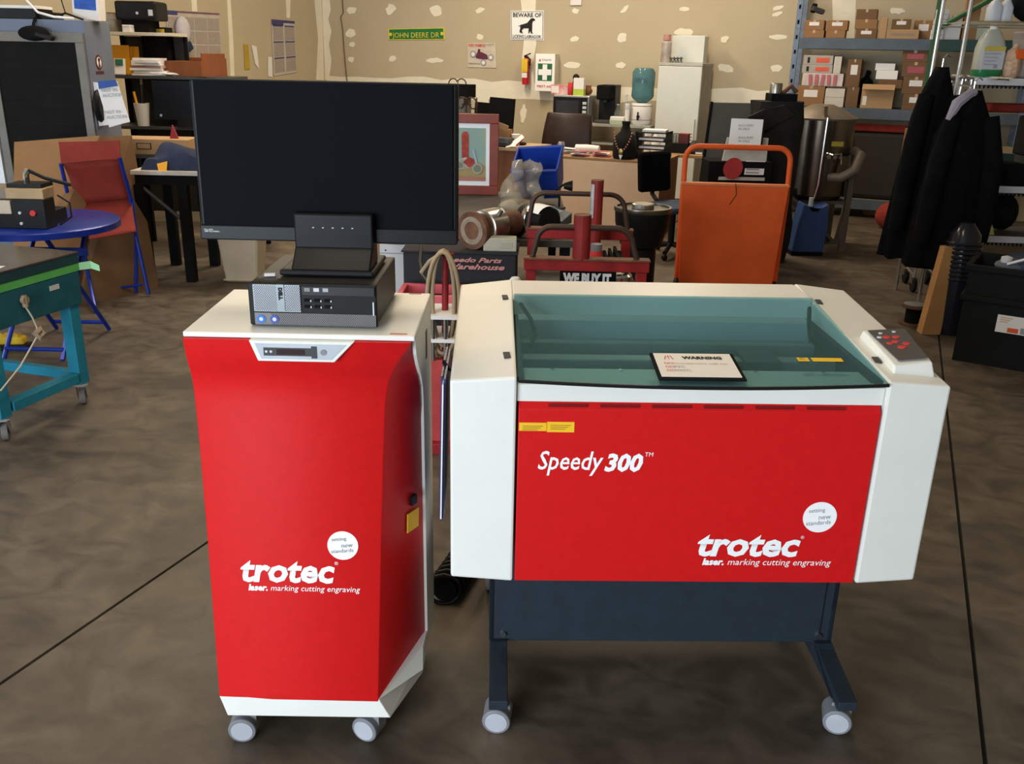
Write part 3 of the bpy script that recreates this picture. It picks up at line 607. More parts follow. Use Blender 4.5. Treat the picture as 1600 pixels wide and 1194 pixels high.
solo('cream_folder', MB().bx(-.22, .20, -.12, .12, 0, .022), PAPER, 'cream folder lying on the black disc player on the cabinet', 'folder', topc(-.56, .20)+V((0,0,.075)), A, bevel=.002)
T = thing('router_stand', 'thin black wire stand with white cable on top of the blue cabinet', 'stand', topc(-.17, .12), A)
MB().tube([(-.12,0,.006), (0,.0,.05), (.13,0,.006)], .008, 6).build('foot', BLK, T)
MB().tube([(0,0,.05), (-.02,0,.15), (-.05,0,.24)], .004, 6).build('wire', BLK, T)
MB().tube([(-.25,-.02,.26), (-.26,-.04,.13), (-.18,-.06,.05), (-.06,-.07,.02), (.09,-.07,.012)], .009, 8).build('white_cable', PAPER, T)
T = thing('cap_hat', 'black bundle hanging over the top frame of the glass door cabinet', 'bag', CW(-3.28-.36, 7.3-.03, cz-.13), A)
MB().ball((0, 0, .03), (.12, .045, .055)).build('crown', MBLK, T, smooth=True); MB().rbox((.09, -.02, .01), (.13, .06, .035), (0, .25, 0)).build('brim', BLK, T, bevel=.01); MB().tube([(0, .0, .07), (.0, .03, .11), (0, .06, .137)], .012, 6).build('strap', MBLK, T)
T = thing('paper_carton', 'white box with a blue photo print standing on the blue cabinet', 'box', topc(-.04, .25), A)
MB().rbox((0, 0, .145), (.20, .12, .27), (0, .07, 0)).build('body', PAPER, T)
MB().rbox((.0, -.0615, .165), (.165, .002, .17), (0, .07, 0)).build('blue_print', mat('blue_sea_print', (.02, .10, .48), .5, 0, .5, 12), T)
# pale blue panel left of the cabinet
T = thing('partition_screen', 'pale blue standing partition at the far left edge beside the cabinet', 'partition', CW(-4.70, 7.25), A)
MB().bx(-.3, .25, 0, .05, .0, 1.35).build('board', mat('pale_blue_board', (.34, .48, .62), .5), T, bevel=.004)
MB().bx(-.31, .262, -.01, .06, 1.35, 1.38).build('cap', LGR, T); MB().tube([(.1,-.02,.9), (.12,-.05,.95), (.2,-.05,.95), (.2,-.02,.88)], .008, 6).build('handle', BLK, T)

# supply shelf by the left wall
SD = 8.6
sx = lambda px, py: PD(px, py, SD)
z1, z2, z3 = sx(200,50).z, sx(260,119).z, sx(210,197).z
T = thing('supply_shelf', 'dark open shelf unit full of office supplies between cabinet and corner', 'shelf', CW(-3.72, SD), A)
for nm, z, x1, m_ in (('upper_shelf', z1, .62, mat('cream_board', (.58, .52, .42), .6)), ('middle_shelf', z2, 1.16, DGR), ('lower_shelf', z3, 1.16, DGR)): MB().bx(0, x1, 0, .45, z-.028, z).build(nm, m_, T, bevel=.002)
for x in (0, 1.13):
    for y in (.0, .42): MB().bx(x, x+.03, y, y+.03, 0, z1 if x == 0 else z2-.028).build('post', MBLK, T)
MB().bx(.59, .62, .42, .45, 0, z1-.028).build('post', MBLK, T)
MB().bx(.0, .62, .452, .464, z2, z1-.03).build('back_panel', mat('dark_backing', (.05, .045, .035), .8), T)
MB().bx(.0, 1.16, .452, .464, .1, z2-.03).build('back_panel', mat('dark_backing', (.05, .045, .035), .8), T)  # added panel; its dark colour stands in for the gloom behind the lower bays
SP = lambda px, z, dy=.0: (PD(px, 100, SD+dy).dot(HR), SD+dy, z)
def onS(px, z, dy): x, y, zz = SP(px, z, dy); return CW(x, y, zz)
T = thing('inkjet_printer', 'black printer on the upper shelf beside the wall planner', 'printer', onS(233, z1, .22)+V((0, 0, 0)), A)
MB().bx(-.16, .08, -.12, .14, .0, .10).build('feet', MBLK, T); MB().bx(-.2, .17, -.15, .15, .10, .26).build('body', BLK, T, bevel=.02); MB().cyl((.0, -.15, .16), (0, -.154, .16), .012, n=12).build('button', LGR, T); MB().bx(.10, .14, -.154, -.149, .14, .19).build('slot', LGR, T)
for px, w, h, m_, lab in ((190, .13, .17, CARD3, 'small brown box standing on the upper supply shelf'), (207, .07, .06, PAPER, 'small white packet lying on the upper supply shelf')):
    T = thing('small_box', lab, 'box', onS(px, z1, .06 if w < .1 else .37), A); MB().bx(-w/2, w/2, -.05, .05, 0, h).build('body', m_, T, bevel=.003); MB().bx(-w/2-.001, w/2+.001, -.051, .051, h*.7, h*.74).build('seam', INKG, T)
T = thing('clear_box', 'clear plastic box with grey bits on the cream shelf', 'box', onS(174, z1, .12), A); MB().bx(-.13, .10, -.08, .08, 0, .15).build('box', BAG, T, bevel=.004); MB().ball((.02, 0, .06), (.07, .05, .05)).build('content', MGR, T); MB().ball((-.07, 0, .05), (.04, .05, .045)).build('content', PAPER, T)
T = thing('yellow_tray', 'black and yellow parts tray at the end of the upper shelf', 'tray', onS(247, z2, .35), A); MB().bx(-.1, .13, -.08, .1, .0, z1-z2+.05).build('body', MBLK, T); MB().bx(.0, .12, -.086, -.079, z1-z2-.0, z1-z2+.035).build('yellow_label', mat('mustard', (.45, .32, .04), .6), T)
T = thing('file_folders', 'bright orange folders standing on the middle supply shelf', 'folder', onS(187, z2, .14), A)
for k, (x, h) in enumerate(((-.02, .25), (.05, .235), (.10, .24))): MB().rbox((x, .03*k, h/2+.004), (.24 if k == 0 else .12, .012, h), (-.05, 0, .05*k)).build('folder', ORT, T)
MB().bx(-.13, .0, -.03, -.02, 0, .07).build('red_folder', mat('red_orange', (.55, .09, .03), .6), T)
T = thing('desk_phone', 'white handset standing before the orange folders', 'phone', onS(187, z2, .04), A); MB().rbox((0, 0, .07), (.10, .02, .14), (-.2, 0, 0)).build('body', PAPER, T, bevel=.006); MB().rbox((0, -.005, .11), (.065, .021, .05), (-.2, 0, 0)).build('green_screen', mat('green_screen', (.03, .14, .08), .4), T)
T = thing('paper_stack', 'untidy stack of white papers beside the orange folders', 'papers', onS(236, z2, .15), A); rr = random.Random(5)
for k in range(7): MB().rbox((rr.uniform(-.02,.02), rr.uniform(-.02,.02), .011+.0215*k), (.30-.01*k, .24, .02), (0, 0, rr.uniform(-.12, .12))).build('bundle', PAPER if k != 3 else mat('pinkish_paper', (.55, .36, .33), .8), T)
T = thing('wooden_crate', 'open reddish wooden box on the middle supply shelf', 'crate', onS(306, z2, .19), A-.45)
for a in ((-.22,.22,-.16,-.145,0,.13), (-.22,.22,.145,.16,0,.16), (-.22,-.205,-.145,.145,0,.13), (.205,.22,-.145,.145,0,.2), (-.2,.2,-.145,.145,0,.012)): MB().bx(*a).build('board', mat('redwood', (.22, .07, .025), .55, 0, .2, 4), T, bevel=.002)
solo('white_cable_tangle', MB().tube([(.13*math.cos(k*1.9), .06*math.sin(k*1.3), .012+.008*(k % 3)) for k in range(14)], .005, 6), PAPER, 'tangle of white cable hanging by the wooden drawer', 'cable', onS(255, z2, .06), A)
# things on the lower shelf
T = thing('notice_pads', 'stack of white notice sheets with a blue clip hung on the blue cabinet', 'clipboard', PD(172,198,7.42), A)
nw, nh = fitD(150,127,198,198,7.42)[1:]
q = lambda px, py, dd=0: PD(px, py, 7.30+dd)-PD(172,198,7.42)
MB().add([q(143,128,.06), q(160,130,.06), q(172,195,.06), q(155,197,.06)], [(0,1,2,3)]).build('back_sheet', PAPER, T, solid=.004)
fs = MB().add([q(150,129), q(183,127), q(203,190), q(171,199)], [(0,1,2,3)]).build('front_sheet', PAPER, T, solid=.006)
MB().add([q(153,127,-.012), q(180,125,-.012), q(184,134,-.012), q(155,139,-.012)], [(0,1,2,3)]).build('blue_clip', mat('clip_blue', (.02, .07, .3), .4), T, solid=.012)
T.rotation_euler.z = 0
uu = (q(183,127)-q(150,129)).normalized(); vv = (q(150,129)-q(171,199)).normalized()
for py, dx in ((144, 7), (178, 16)):
    text(T, 'NOT IN', INKG, q(155+dx*.6, py, -.012), uu, vv, .035, lift=.004); text(T, 'AUCTION', INKG, q(156+dx*.7, py+8, -.012), uu, vv, .035, lift=.004)
T.rotation_euler.z = 0
T = thing('tool_cup', 'white cup full of tools and an orange handle on the supply shelf', 'cup', onS(214, z3, .05), A)
MB().lathe([(.05,0), (.07,.20), (.062,.20), (.045,.01), (0,.01)], n=16).build('cup', PAPER, T, smooth=True)
for k, (x, y, h, m_) in enumerate(((-.05,-.02,.30,ORT), (-.02,.02,.34,BLK), (.02,0,.36,DGR), (.04,-.02,.31,BLK), (.01,.03,.42,BEIGE))): MB().tube([(x*.4, y*.4, .05), (x, y, h)], .012, 8).build('tool', m_, T)
T = thing('spare_monitor', 'dark navy monitor half hidden behind the large black screen', 'monitor', onS(285, z3, .0), A)
MB().bx(-.30, .25, 0, .06, .06, z2-z3-.04).build('housing', mat('navy_black', (.014, .017, .026), .6, spec=.08), T, bevel=.005); MB().bx(-.09, .09, -.02, .10, 0, .08).build('stand', BLK, T); MB().cyl((-.24, -.001, .10), (-.24, -.004, .10), .012, n=10).build('button', LGR, T)
T = thing('card_tray', 'tan cardboard tray with a yellow sticker under the supply shelf', 'tray', onS(232, z3, -.22)-V((0,0,0)), A)
T.location = CW(-2.98, 7.6, bz); MB().bx(-.28, .30, 0, .3, 0, .12).build('tray', CARD2, T, bevel=.003); MB().bx(-.12, .0, -.003, 0, .04, .09).build('card_slot', INKK, T); MB().bx(-.112, -.008, -.004, -.001, .046, .084).build('slot_card', CARD2, T); MB().bx(.10, .20, -.003, 0, .03, .09).build('yellow_sticker', mat('mustard', (.45, .32, .04), .6), T); MB().prism([(.12,.12), (.19,.12), (.15,.23)], 'y', .1, .12).build('red_flag', mat('dull_red', (.3, .03, .04), .7), T)
T = thing('side_table', 'low dark table standing behind the dark workbench', 'table', CW(-3.26, 7.58), A)
MB().bx(0, 1.1, 0, .5, bz-.03, bz).build('top', DGR, T)
for x in (.02, 1.04):
    for y in (.02, .44): MB().bx(x, x+.04, y, y+.04, 0, bz-.03).build('leg', MBLK, T)
T = thing('round_fan', 'black round disc leaning on the right side of the cabinet', 'disc', PD(146,188,7.38), A)
MB().lathe([(0,.0), (.13,.0), (.14,.02), (.12,.045), (0,.05)], n=24, ax='x').build('disc', BLK, T, smooth=True); MB().lathe([(0,.05), (.04,.05), (.035,.065), (0,.065)], n=16, ax='x').build('hub', DGR, T)
T.location = CW(-3.275, 7.42, PD(146,165,7.4).z)
# planner and calendars on the left wall
def wallsheet(name, label, cat, corners, wall, m_, th=.004):
    fn = (lambda x, y: PX(x, y, XL)) if wall == 'l' else (lambda x, y: PY(x, y, YB))
    off = V((.006, 0, 0)) if wall == 'l' else V((0, -.006, 0))
    q = [fn(*p)+off for p in corners]; c = q[3].copy(); off2 = off*.6
    o = tag(MB().add([p-c for p in q]+[p-c+off2 for p in q], [(0,1,2,3), (7,6,5,4)]+[(i, (i+1)%4, 4+(i+1)%4, 4+i) for i in range(4)]).build(name, m_, None, loc=c), label, cat)
    b = [p-c+off2*1.6 for p in q]
    def at(u, v): return (b[3].lerp(b[2], u)).lerp(b[0].lerp(b[1], u), v)
    def rect(u0, v0, u1, v1, nm, mm): return MB().add([at(u0,v0), at(u1,v0), at(u1,v1), at(u0,v1)], [(0,1,2,3)]).build(nm, mm, o, solid=.001)
    return o, at, rect
PGREY = mat('planner_print', (.36, .31, .28), .8, 0, .15, 60); NVB = mat('navy_print', (.06, .06, .16), .7)
o, at, rect = wallsheet('wall_planner', 'large grey year planner poster on the left wall above the drawer', 'poster', [(258,15),(342,20),(346,92),(262,92)], 'l', mat('planner_paper', (.5, .45, .40), .8), .004)
rect(0,.90,.2,.99,'header',NVB); rect(.2,.95,.99,.99,'header',mat('dull_plum', (.2,.1,.12), .7))
for i in range(4):
    for j in range(3): rect(.02+i*.245, .03+j*.29, .245+i*.245, .29+j*.29, 'month_block', PGREY)
o, at, rect = wallsheet('wall_calendar', 'tall white planner sheet with dark blue header left of the corner', 'calendar', [(423,30),(459,33),(463,113),(427,119)], 'l', mat('calendar_paper', (.52, .48, .44), .8))
rect(.0,.90,.5,1,'header',NVB); rect(.5,.95,1,1,'header',NVB)
for i, j in ((0,0),(0,1),(0,2),(1,0),(1,1),(1,2)): rect(.05+i*.5, .05+j*.29, .47+i*.5, .30+j*.29, 'month_block', PGREY); rect(.05+i*.5, .30+j*.29, .47+i*.5, .325+j*.29, 'month_header', NVB)
wallsheet('yellow_card', 'narrow yellow card taped on the left wall', 'card', [(380,69),(387,69),(390,108),(382,109)], 'l', mat('mustard', (.45, .32, .04), .6))
wallsheet('white_note', 'small white note taped below the tall planner sheet', 'note', [(392,70),(400,73),(404,108),(398,100)], 'l', PAPER)
wallsheet('white_strip', 'narrow white paper strip beside the tall planner sheet', 'note', [(418,89),(424,89),(425,121),(418,119)], 'l', PAPER)
q = PX(283,55,XL)+V((.03, 0, 0)); T = thing('cap_on_wall', 'white cap with a navy brim hanging in front of the wall planner', 'cap', q)
MB().ball((.03, -.03, .05), (.06, .10, .15)).build('crown', mat('lilac_white', (.55, .53, .58), .8), T, smooth=True); MB().rbox((.05, .02, -.12), (.04, .10, .10), (.5, 0, 0)).build('brim', NAVY, T, bevel=.02)
# ---------------------------------------------------------------- back wall: signs, first aid, kitchen corner
def wcord(pts): return [PY(x, y, YB)+V((0, -.012, 0)) for x, y in pts]
q = wcord([(535,-10),(537,20),(533,27),(536,45),(538,75),(540,100),(543,128)]); c = q[-1].copy()
solo('extension_lead', MB().tube([p-c for p in q], .007, 6), mat('brown_cord', (.16, .09, .05), .7), 'thin brown cord hanging down the back wall near the corner', 'cord', c)
GRN = mat('sign_green', (.02, .17, .05), .5); SYEL = mat('sign_yellow', (.72, .6, .05), .5)
o, at, rect = wallsheet('street_sign', 'long green street sign with yellow lettering on the drywall', 'sign', [(607,45),(695,43),(695.5,62),(607.5,62.5)], 'b', SYEL)
rect(.02,.07,.98,.93,'green_field',GRN)
e0, e1 = (at(1,0)-at(0,0)), (at(0,1)-at(0,0))
text(o, 'JOHN DEERE DR', SYEL, at(.085,.2), e0, e1, .1, width=e0.length*.83, height=e1.length*.6, lift=.004)
for u in (.045, .955): MB().cyl(at(u,.5)+V((0,-.001,0)), at(u,.5)+V((0,-.004,0)), .022, n=12).build('leaf_mark', SYEL, o)
o, at, rect = wallsheet('tractor_sign', 'cream tin sign picturing a maroon tractor below the plaster patches', 'sign', [(731,67),(775,67.5),(776,106),(731.5,105)], 'b', mat('cream_tin', (.60, .53, .43), .6))
e0, e1 = (at(1,0)-at(0,0)), (at(0,1)-at(0,0)); MAR = mat('maroon_ink', (.12, .03, .06), .6)
text(o, 'FORD FARMING', INKR, at(.03,.84), e0, e1, .05, width=e0.length*.58, height=e1.length*.13, bold=.001)
text(o, 'means LESS WORK\nmore income', INKK, at(.64,.93), e0, e1, .02, width=e0.length*.3)
text(o, 'NEW MODEL', INKK, at(.03,.12), e0, e1, .05, width=e0.length*.42, height=e1.length*.06)
def disc2(par, at, u, v, ru, asp, m_, nm, lift=.002, ri=0):
    n = 20; out = [at(u+ru*math.cos(2*PI*k/n), v+ru*asp*math.sin(2*PI*k/n)) for k in range(n)]; nrm = (at(1,0)-at(0,0)).cross(at(0,1)-at(0,0)).normalized()*lift
    return MB().add([p+nrm for p in out], [tuple(range(n))]).build(nm, m_, par, solid=.0015)
def shape2(par, at, pts, m_, nm, lift=.002):
    nrm = (at(1,0)-at(0,0)).cross(at(0,1)-at(0,0)).normalized()*lift
    return MB().add([at(u, v)+nrm for u, v in pts], [tuple(range(len(pts)))]).build(nm, m_, par, solid=.0015)
shape2(o, at, [(.28,.5),(.38,.66),(.52,.62),(.70,.52),(.72,.34),(.5,.34),(.3,.38)], MAR, 'tractor_body')
shape2(o, at, [(.36,.64),(.38,.76),(.46,.74),(.44,.62)], MAR, 'tractor_seat')
for u, v, r in ((.2,.54,.105), (.56,.2,.10), (.82,.42,.095)):
    disc2(o, at, u, v, r, 1.35, INKG, 'tyre', .0035); disc2(o, at, u, v, r*.6, 1.4, PAPER, 'wheel_disc', .005)
o, at, rect = wallsheet('dog_sign', 'white warning sign with a black dog silhouette on the back wall', 'sign', [(798,17),(850,16.5),(850,63),(798.5,62)], 'b', INKW)
e0, e1 = (at(1,0)-at(0,0)), (at(0,1)-at(0,0))
for a in ((.02,.03,.98,.045),(.02,.955,.98,.97),(.02,.03,.035,.97),(.965,.03,.98,.97)): rect(*a, 'border', INKK)
text(o, 'BEWARE OF', INKK, at(.07,.79), e0, e1, .05, width=e0.length*.86, height=e1.length*.15, bold=.0012)
text(o, 'LICKING LABRADOR!', INKK, at(.06,.07), e0, e1, .05, width=e0.length*.86, height=e1.length*.11, bold=.001)
shape2(o, at, [(.24,.46),(.32,.52),(.5,.58),(.58,.68),(.62,.74),(.70,.745),(.745,.70),(.74,.66),(.68,.645),(.66,.56),(.66,.45),(.655,.26),(.69,.225),(.62,.225),(.60,.30),(.57,.26),(.60,.24),(.54,.23),(.55,.40),(.47,.40),(.40,.40),(.345,.33),(.36,.26),(.39,.235),(.31,.235),(.315,.27),(.28,.235),(.275,.31),(.30,.40),(.29,.48),(.24,.48)], INKK, 'dog_silhouette')
# fire extinguisher
c, w, h = fitY(815,83,827,132,YB-.08)
T = thing('fire_extinguisher', 'small red fire extinguisher with yellow tag on the back wall', 'fire extinguisher', c)
r = w*.42
MB().lathe([(0,0), (r*.95,0), (r,.01), (r,h*.72), (r*.8,h*.8), (r*.3,h*.86), (0,h*.86)], n=20).build('cylinder', mat('extinguisher_red', (.5, .015, .02), .35), T, smooth=True)
MB().bx(-r*.9, r*.9, -r*1.1, -r*.9, h*.40, h*.82).build('yellow_tag', mat('tag_yellow', (.75, .5, .03), .5), T); MB().bx(-r*.8, r*.8, -r*1.06, -r*.9, h*.22, h*.38).build('white_label', PAPER, T)
MB().bx(-.02, .02, -.02, .02, h*.86, h*.92).build('valve', BLK, T); MB().rbox((.02, 0, h*.95), (.09, .02, .012), (0, -.35, 0)).build('handle', BLK, T)
MB().tube([(.02,0,h*.88), (r*1.25,0,h*.8), (r*1.2,0,h*.6)], .010, 6).build('hose', BLK, T); MB().bx(-.03, .03, r*.9, .079, h*.5, h*.56).build('bracket', DGR, T)
# first aid cabinet
c, w, h = fitY(836,84,866,142.5,YB-.15)
T = thing('first_aid_cabinet', 'white metal first aid cabinet with green cross on the back wall', 'cabinet', c)
MB().bx(-w/2, w/2, 0, .149, 0, h).build('body', mat('ivory_steel', (.62, .58, .47), .5), T, bevel=.004)
dr = MB().bx(-w/2, w/2, -.012, 0, 0, h).build('door', INKW, T, bevel=.004)
g0 = mat('cross_green', (.02, .13, .06), .5); zc = h*.51; s_ = w*.37
MB().bx(-s_, s_, -.0145, -.012, zc-s_*1.08, zc+s_*1.08).build('green_square', g0, dr)
MB().bx(-s_*.32, s_*.32, -.0165, -.014, zc-s_*.98, zc+s_*.98).bx(-s_*.9, -s_*.32, -.0165, -.014, zc-s_*.36, zc+s_*.36).bx(s_*.32, s_*.9, -.0165, -.014, zc-s_*.36, zc+s_*.36).build('white_cross', INKW, dr)
text(dr, 'FIRST AID', INKR, (-w*.40, -.0135, h*.10), (1,0,0), (0,0,1), .05, width=w*.8, height=h*.065, bold=.001); text(dr, 'Safeguide', INKG, (-w*.18, -.0135, h*.82), (1,0,0), (0,0,1), .03, width=w*.5); MB().prism([(-w*.33,h*.80), (-w*.22,h*.80), (-w*.275,h*.87)], 'y', -.0145, -.012).build('red_triangle', INKR, dr)
c, w, h = fitY(891,-4,908,8,YB-.02)
solo('wall_outlet', MB().bx(-w/2, w/2, 0, .02, 0, h), PAPER, 'torn white paper scrap stuck high on the back wall', 'paper', c)

# kitchen table with glass shelf
tY = 10.75; ktz = PY(965,195,tY).z; x0, x1 = PY(850,195,tY).x, PY(1016,195,tY).x
T = thing('kitchen_table', 'grey table with a lower shelf carrying the microwave and water dispenser', 'table', (x0, tY, 0))
GT = mat('grey_green_top', (.34, .35, .31), .35)
MB().bx(0, x1-x0, 0, .6, ktz-.03, ktz).build('top', GT, T, bevel=.003); MB().bx(.03, x1-x0-.03, .04, .56, ktz-.24, ktz-.22).build('lower_shelf', GT, T)
for x in (.02, x1-x0-.05):
    for y in (.03, .54): MB().bx(x, x+.03, y, y+.03, 0, ktz-.03).build('leg', MGR, T)
def onK(px, dy=.2): p = PY(px, 195, tY+dy); return V((p.x, tY+dy, ktz))
c, w, h = fitY(863,149,920,190,tY+.1); h = PY(890,149,tY+.1).z-ktz
T = thing('microwave_oven', 'silver and black microwave behind the brown office chair', 'microwave', (c.x, tY+.1, ktz))
MB().bx(-w/2, w/2, .02, .4, 0, h).build('body', mat('silver_paint', (.40, .39, .37), .4, .5), T, bevel=.006)
MB().bx(-w/2, w*.27, 0, .02, .01, h-.02).build('door', BLK, T, bevel=.004); MB().bx(-w*.42, w*.2, -.003, 0, .05, h-.06).build('window', mat('oven_window', (.03, .03, .035), .2), T); MB().bx(w*.28, w*.44, 0, .02, .01, h-.02).build('control_panel', BLK, T)
for k in range(3): MB().bx(w*.31, w*.41, -.003, 0, h*.35+k*.05, h*.35+k*.05+.03).build('key_row', LGR, T)
MB().bx(w*.44, w*.5, -.01, .02, 0, h).build('handle', CHROME, T, bevel=.006)
mz = ktz+h
def onM(px, dy): p = PY(px, 150, tY+dy); return V((p.x, tY+dy, mz))
T = thing('snack_box', 'red and white printed box lying on the microwave', 'box', onM(879,.25)); MB().bx(-.13, .13, -.06, .06, 0, .115).build('body', mat('red_white_print', (.55, .08, .07), .5, 0, .2, 7, col2=(.75, .6, .62)), T, bevel=.002); MB().bx(-.125, -.03, -.062, -.06, .02, .1).build('front_print', PAPER, T)
T = thing('soda_can', 'red can standing on the microwave beside the green box', 'can', onM(891,.16)); MB().lathe([(0,0), (.026,0), (.033,.012), (.033,.13), (.026,.145), (0,.145)], n=16).build('can', INKR, T, smooth=True); MB().lathe([(0,.145), (.026,.145), (.024,.148), (0,.148)], n=16).build('lid', CHROME, T)
T = thing('black_bottle', 'black capped bottle standing on the microwave', 'bottle', onM(899,.33)); MB().lathe([(0,0), (.036,0), (.036,.16), (.03,.18), (0,.18)], n=14).build('body', MBLK, T, smooth=True); MB().ball((0,0,.20), .042).build('cap', BLK, T, smooth=True)
T = thing('tea_box', 'white and lime green box standing on the microwave', 'box', onM(905,.17)); MB().bx(-.065, .065, -.04, .04, 0, .20).build('body', PAPER, T, bevel=.002); MB().bx(-.066, .066, -.041, .041, 0, .075).build('green_band', mat('lime_print', (.45, .6, .08), .5), T)
T = thing('coffee_maker', 'tall black coffee machine between microwave and glass bottles', 'coffee machine', onK(942,.15)); hh = PY(942,133,tY+.15).z-ktz
MB().bx(-.1, .1, .12, .36, 0, hh).build('body', BLK, T, bevel=.01); MB().bx(-.085, .085, -.06, .13, hh*.62, hh).build('head', MBLK, T, bevel=.015); MB().bx(-.09, .09, -.07, .13, 0, .035).build('drip_tray', DGR, T, bevel=.006); MB().cyl((0,.03,hh*.62), (0,.03,hh*.55), .03, n=12).build('nozzle', DGR, T)
T = thing('brown_trinket', 'small brown snack bag on the microwave beside the coffee machine', 'bag', onM(917,.30)); MB().ball((0,0,.05), (.07,.04,.05)).build('bag', mat('brown_wrap', (.2, .07, .03), .4), T, smooth=True); MB().rbox((.0, 0, .1), (.10, .01, .03)).build('crimp', mat('brown_wrap', (.2, .07, .03), .4), T)
for px, r, h_, lab in ((964, .045, .22, 'short clear glass bottle beside the white soap box'), (976, .04, .33, 'tall clear glass bottle beside the water dispenser')):
    T = thing('glass_bottle', lab, 'bottle', onK(px, .25)); MB().lathe([(0,0), (r,0), (r,h_*.6), (r*.4,h_*.75), (r*.4,h_*.95), (0,h_*.95)], n=16).build('body', GLS, T, smooth=True); MB().cyl((0,0,h_*.95), (0,0,h_), r*.45, n=12).build('cap', LGR, T)
T = thing('soap_box', 'white and green tub in front of the glass bottles', 'tub', onK(965, .06)); MB().bx(-.085, .085, -.05, .05, 0, .09).build('body', PAPER, T, bevel=.01); MB().bx(-.087, .087, -.052, .052, .015, .05).build('green_band', mat('pale_green', (.4, .52, .32), .5), T)
T = thing('drinking_glass', 'white cylinder cup beside the water dispenser', 'cup', onK(979, .08)); MB().lathe([(0,0), (.025,0), (.03,.24), (.027,.24), (.022,.01), (0,.01)], n=16).build('cup', PAPER, T, smooth=True); MB().lathe([(.0315,.18),(.0318,.2),(.0315,.22)], n=16).build('band', LGR, T)
c = onK(1001, .2); hc = PY(1001,161,tY+.2).z-ktz; ht = PY(1001,106,tY+.2).z-ktz
T = thing('water_dispenser', 'blue water bottle upside down on a white crock dispenser', 'water dispenser', c)
MB().lathe([(0,0), (.105,0), (.125,.03), (.125,hc*.9), (.115,hc), (0,hc)], n=28).build('crock', PAPER, T, smooth=True)
for z in (.055, hc*.86): MB().lathe([(.1255,z), (.127,z+.004), (.1255,z+.008)], n=28).build('blue_line', MGR, T)
MB().cyl((0,-.12,.10), (0,-.17,.10), .015, n=10).rbox((0,-.16,.125), (.016,.016,.05)).cyl((0,-.16,.1), (0,-.16,.06), .012, n=10).build('tap', BLK, T)
WB = clear('blue_water_bottle', (.42, .62, .66), .55, .1, (.12, .27, .31))
bo = MB().lathe([(0,hc), (.05,hc), (.115,hc+.05), (.132,hc+.08), (.128,hc+(ht-hc)*.45), (.132,hc+(ht-hc)*.55), (.132,ht-.05), (.11,ht-.008), (.09,ht), (0,ht)], n=28).build('water_bottle', WB, T, smooth=True)
text(bo, 'SPRING', mat('bottle_print', (.03, .09, .16), .5), (-.085,-.134,hc+(ht-hc)*.60), (1,0,0), (0,0,1), .06, width=.17, height=.05)
# fridge
fY = 10.78; c, w, h = fitY(1019,98,1086,240,fY); fz = PY(1052,98,fY).z
T = thing('refrigerator', 'white upright refrigerator standing against the back wall', 'refrigerator', (c.x, fY, 0))
FWH = mat('fridge_white', (.62, .64, .60), .4, 0, .03); 
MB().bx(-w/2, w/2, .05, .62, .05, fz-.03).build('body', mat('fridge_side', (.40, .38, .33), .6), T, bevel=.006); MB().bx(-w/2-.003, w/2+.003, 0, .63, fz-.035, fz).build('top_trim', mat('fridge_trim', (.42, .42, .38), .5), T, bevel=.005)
MB().bx(-w/2, w/2, 0, .05, .06, fz-.037).build('door', FWH, T, bevel=.008); MB().bx(w*.40, w*.44, -.03, 0, fz*.45, fz*.62).build('handle', FWH, T, bevel=.004)
for x in (-w*.4, w*.4): MB().cyl((x, .1, 0), (x, .1, .05), .025, n=10).build('foot', DGR, T)
ft = lambda px, dy: V((PY(px, 95, fY+dy).x, fY+dy, fz))
c, w, h = fitY(1050,55,1101,98,fY+.3)
T = thing('white_case', 'plain white box standing on top of the refrigerator', 'box', (c.x-.02, fY+.3, fz)); MB().bx(-w/2, w/2, 0, .22, 0, PY(1075,56,fY+.3).z-fz).build('body', FWH, T, bevel=.006); MB().bx(-w/2-.001, w/2+.001, .10, .104, 0, .3).build('seam', LGR, T)
T = thing('spray_can', 'printed spray can standing on top of the refrigerator', 'spray can', ft(1040,.12)); h = PY(1040,54,fY+.12).z-fz; MB().lathe([(0,0), (.055,0), (.06,.01), (.06,h*.72), (.03,h*.8), (0,h*.8)], n=18).build('can', mat('can_print', (.5, .42, .38), .4, .2, .3, 14), T, smooth=True); MB().lathe([(0,h*.8), (.045,h*.8), (.042,h), (0,h)], n=16).build('cap', mat('pinkish_cap', (.45, .22, .2), .5), T)
T = thing('wire_basket', 'small dark ornament in front of the white box on the fridge', 'ornament', ft(1057,.1))
for k in range(4): MB().tube([(-.06+.035*k, -.03, 0), (-.07+.04*k, 0, .06), (-.05+.035*k, .03, .0)], .006, 6).build('wire', DGR, T)
MB().tube([(-.08,0,.045), (.07,0,.05)], .008, 6).build('rim', DGR, T)

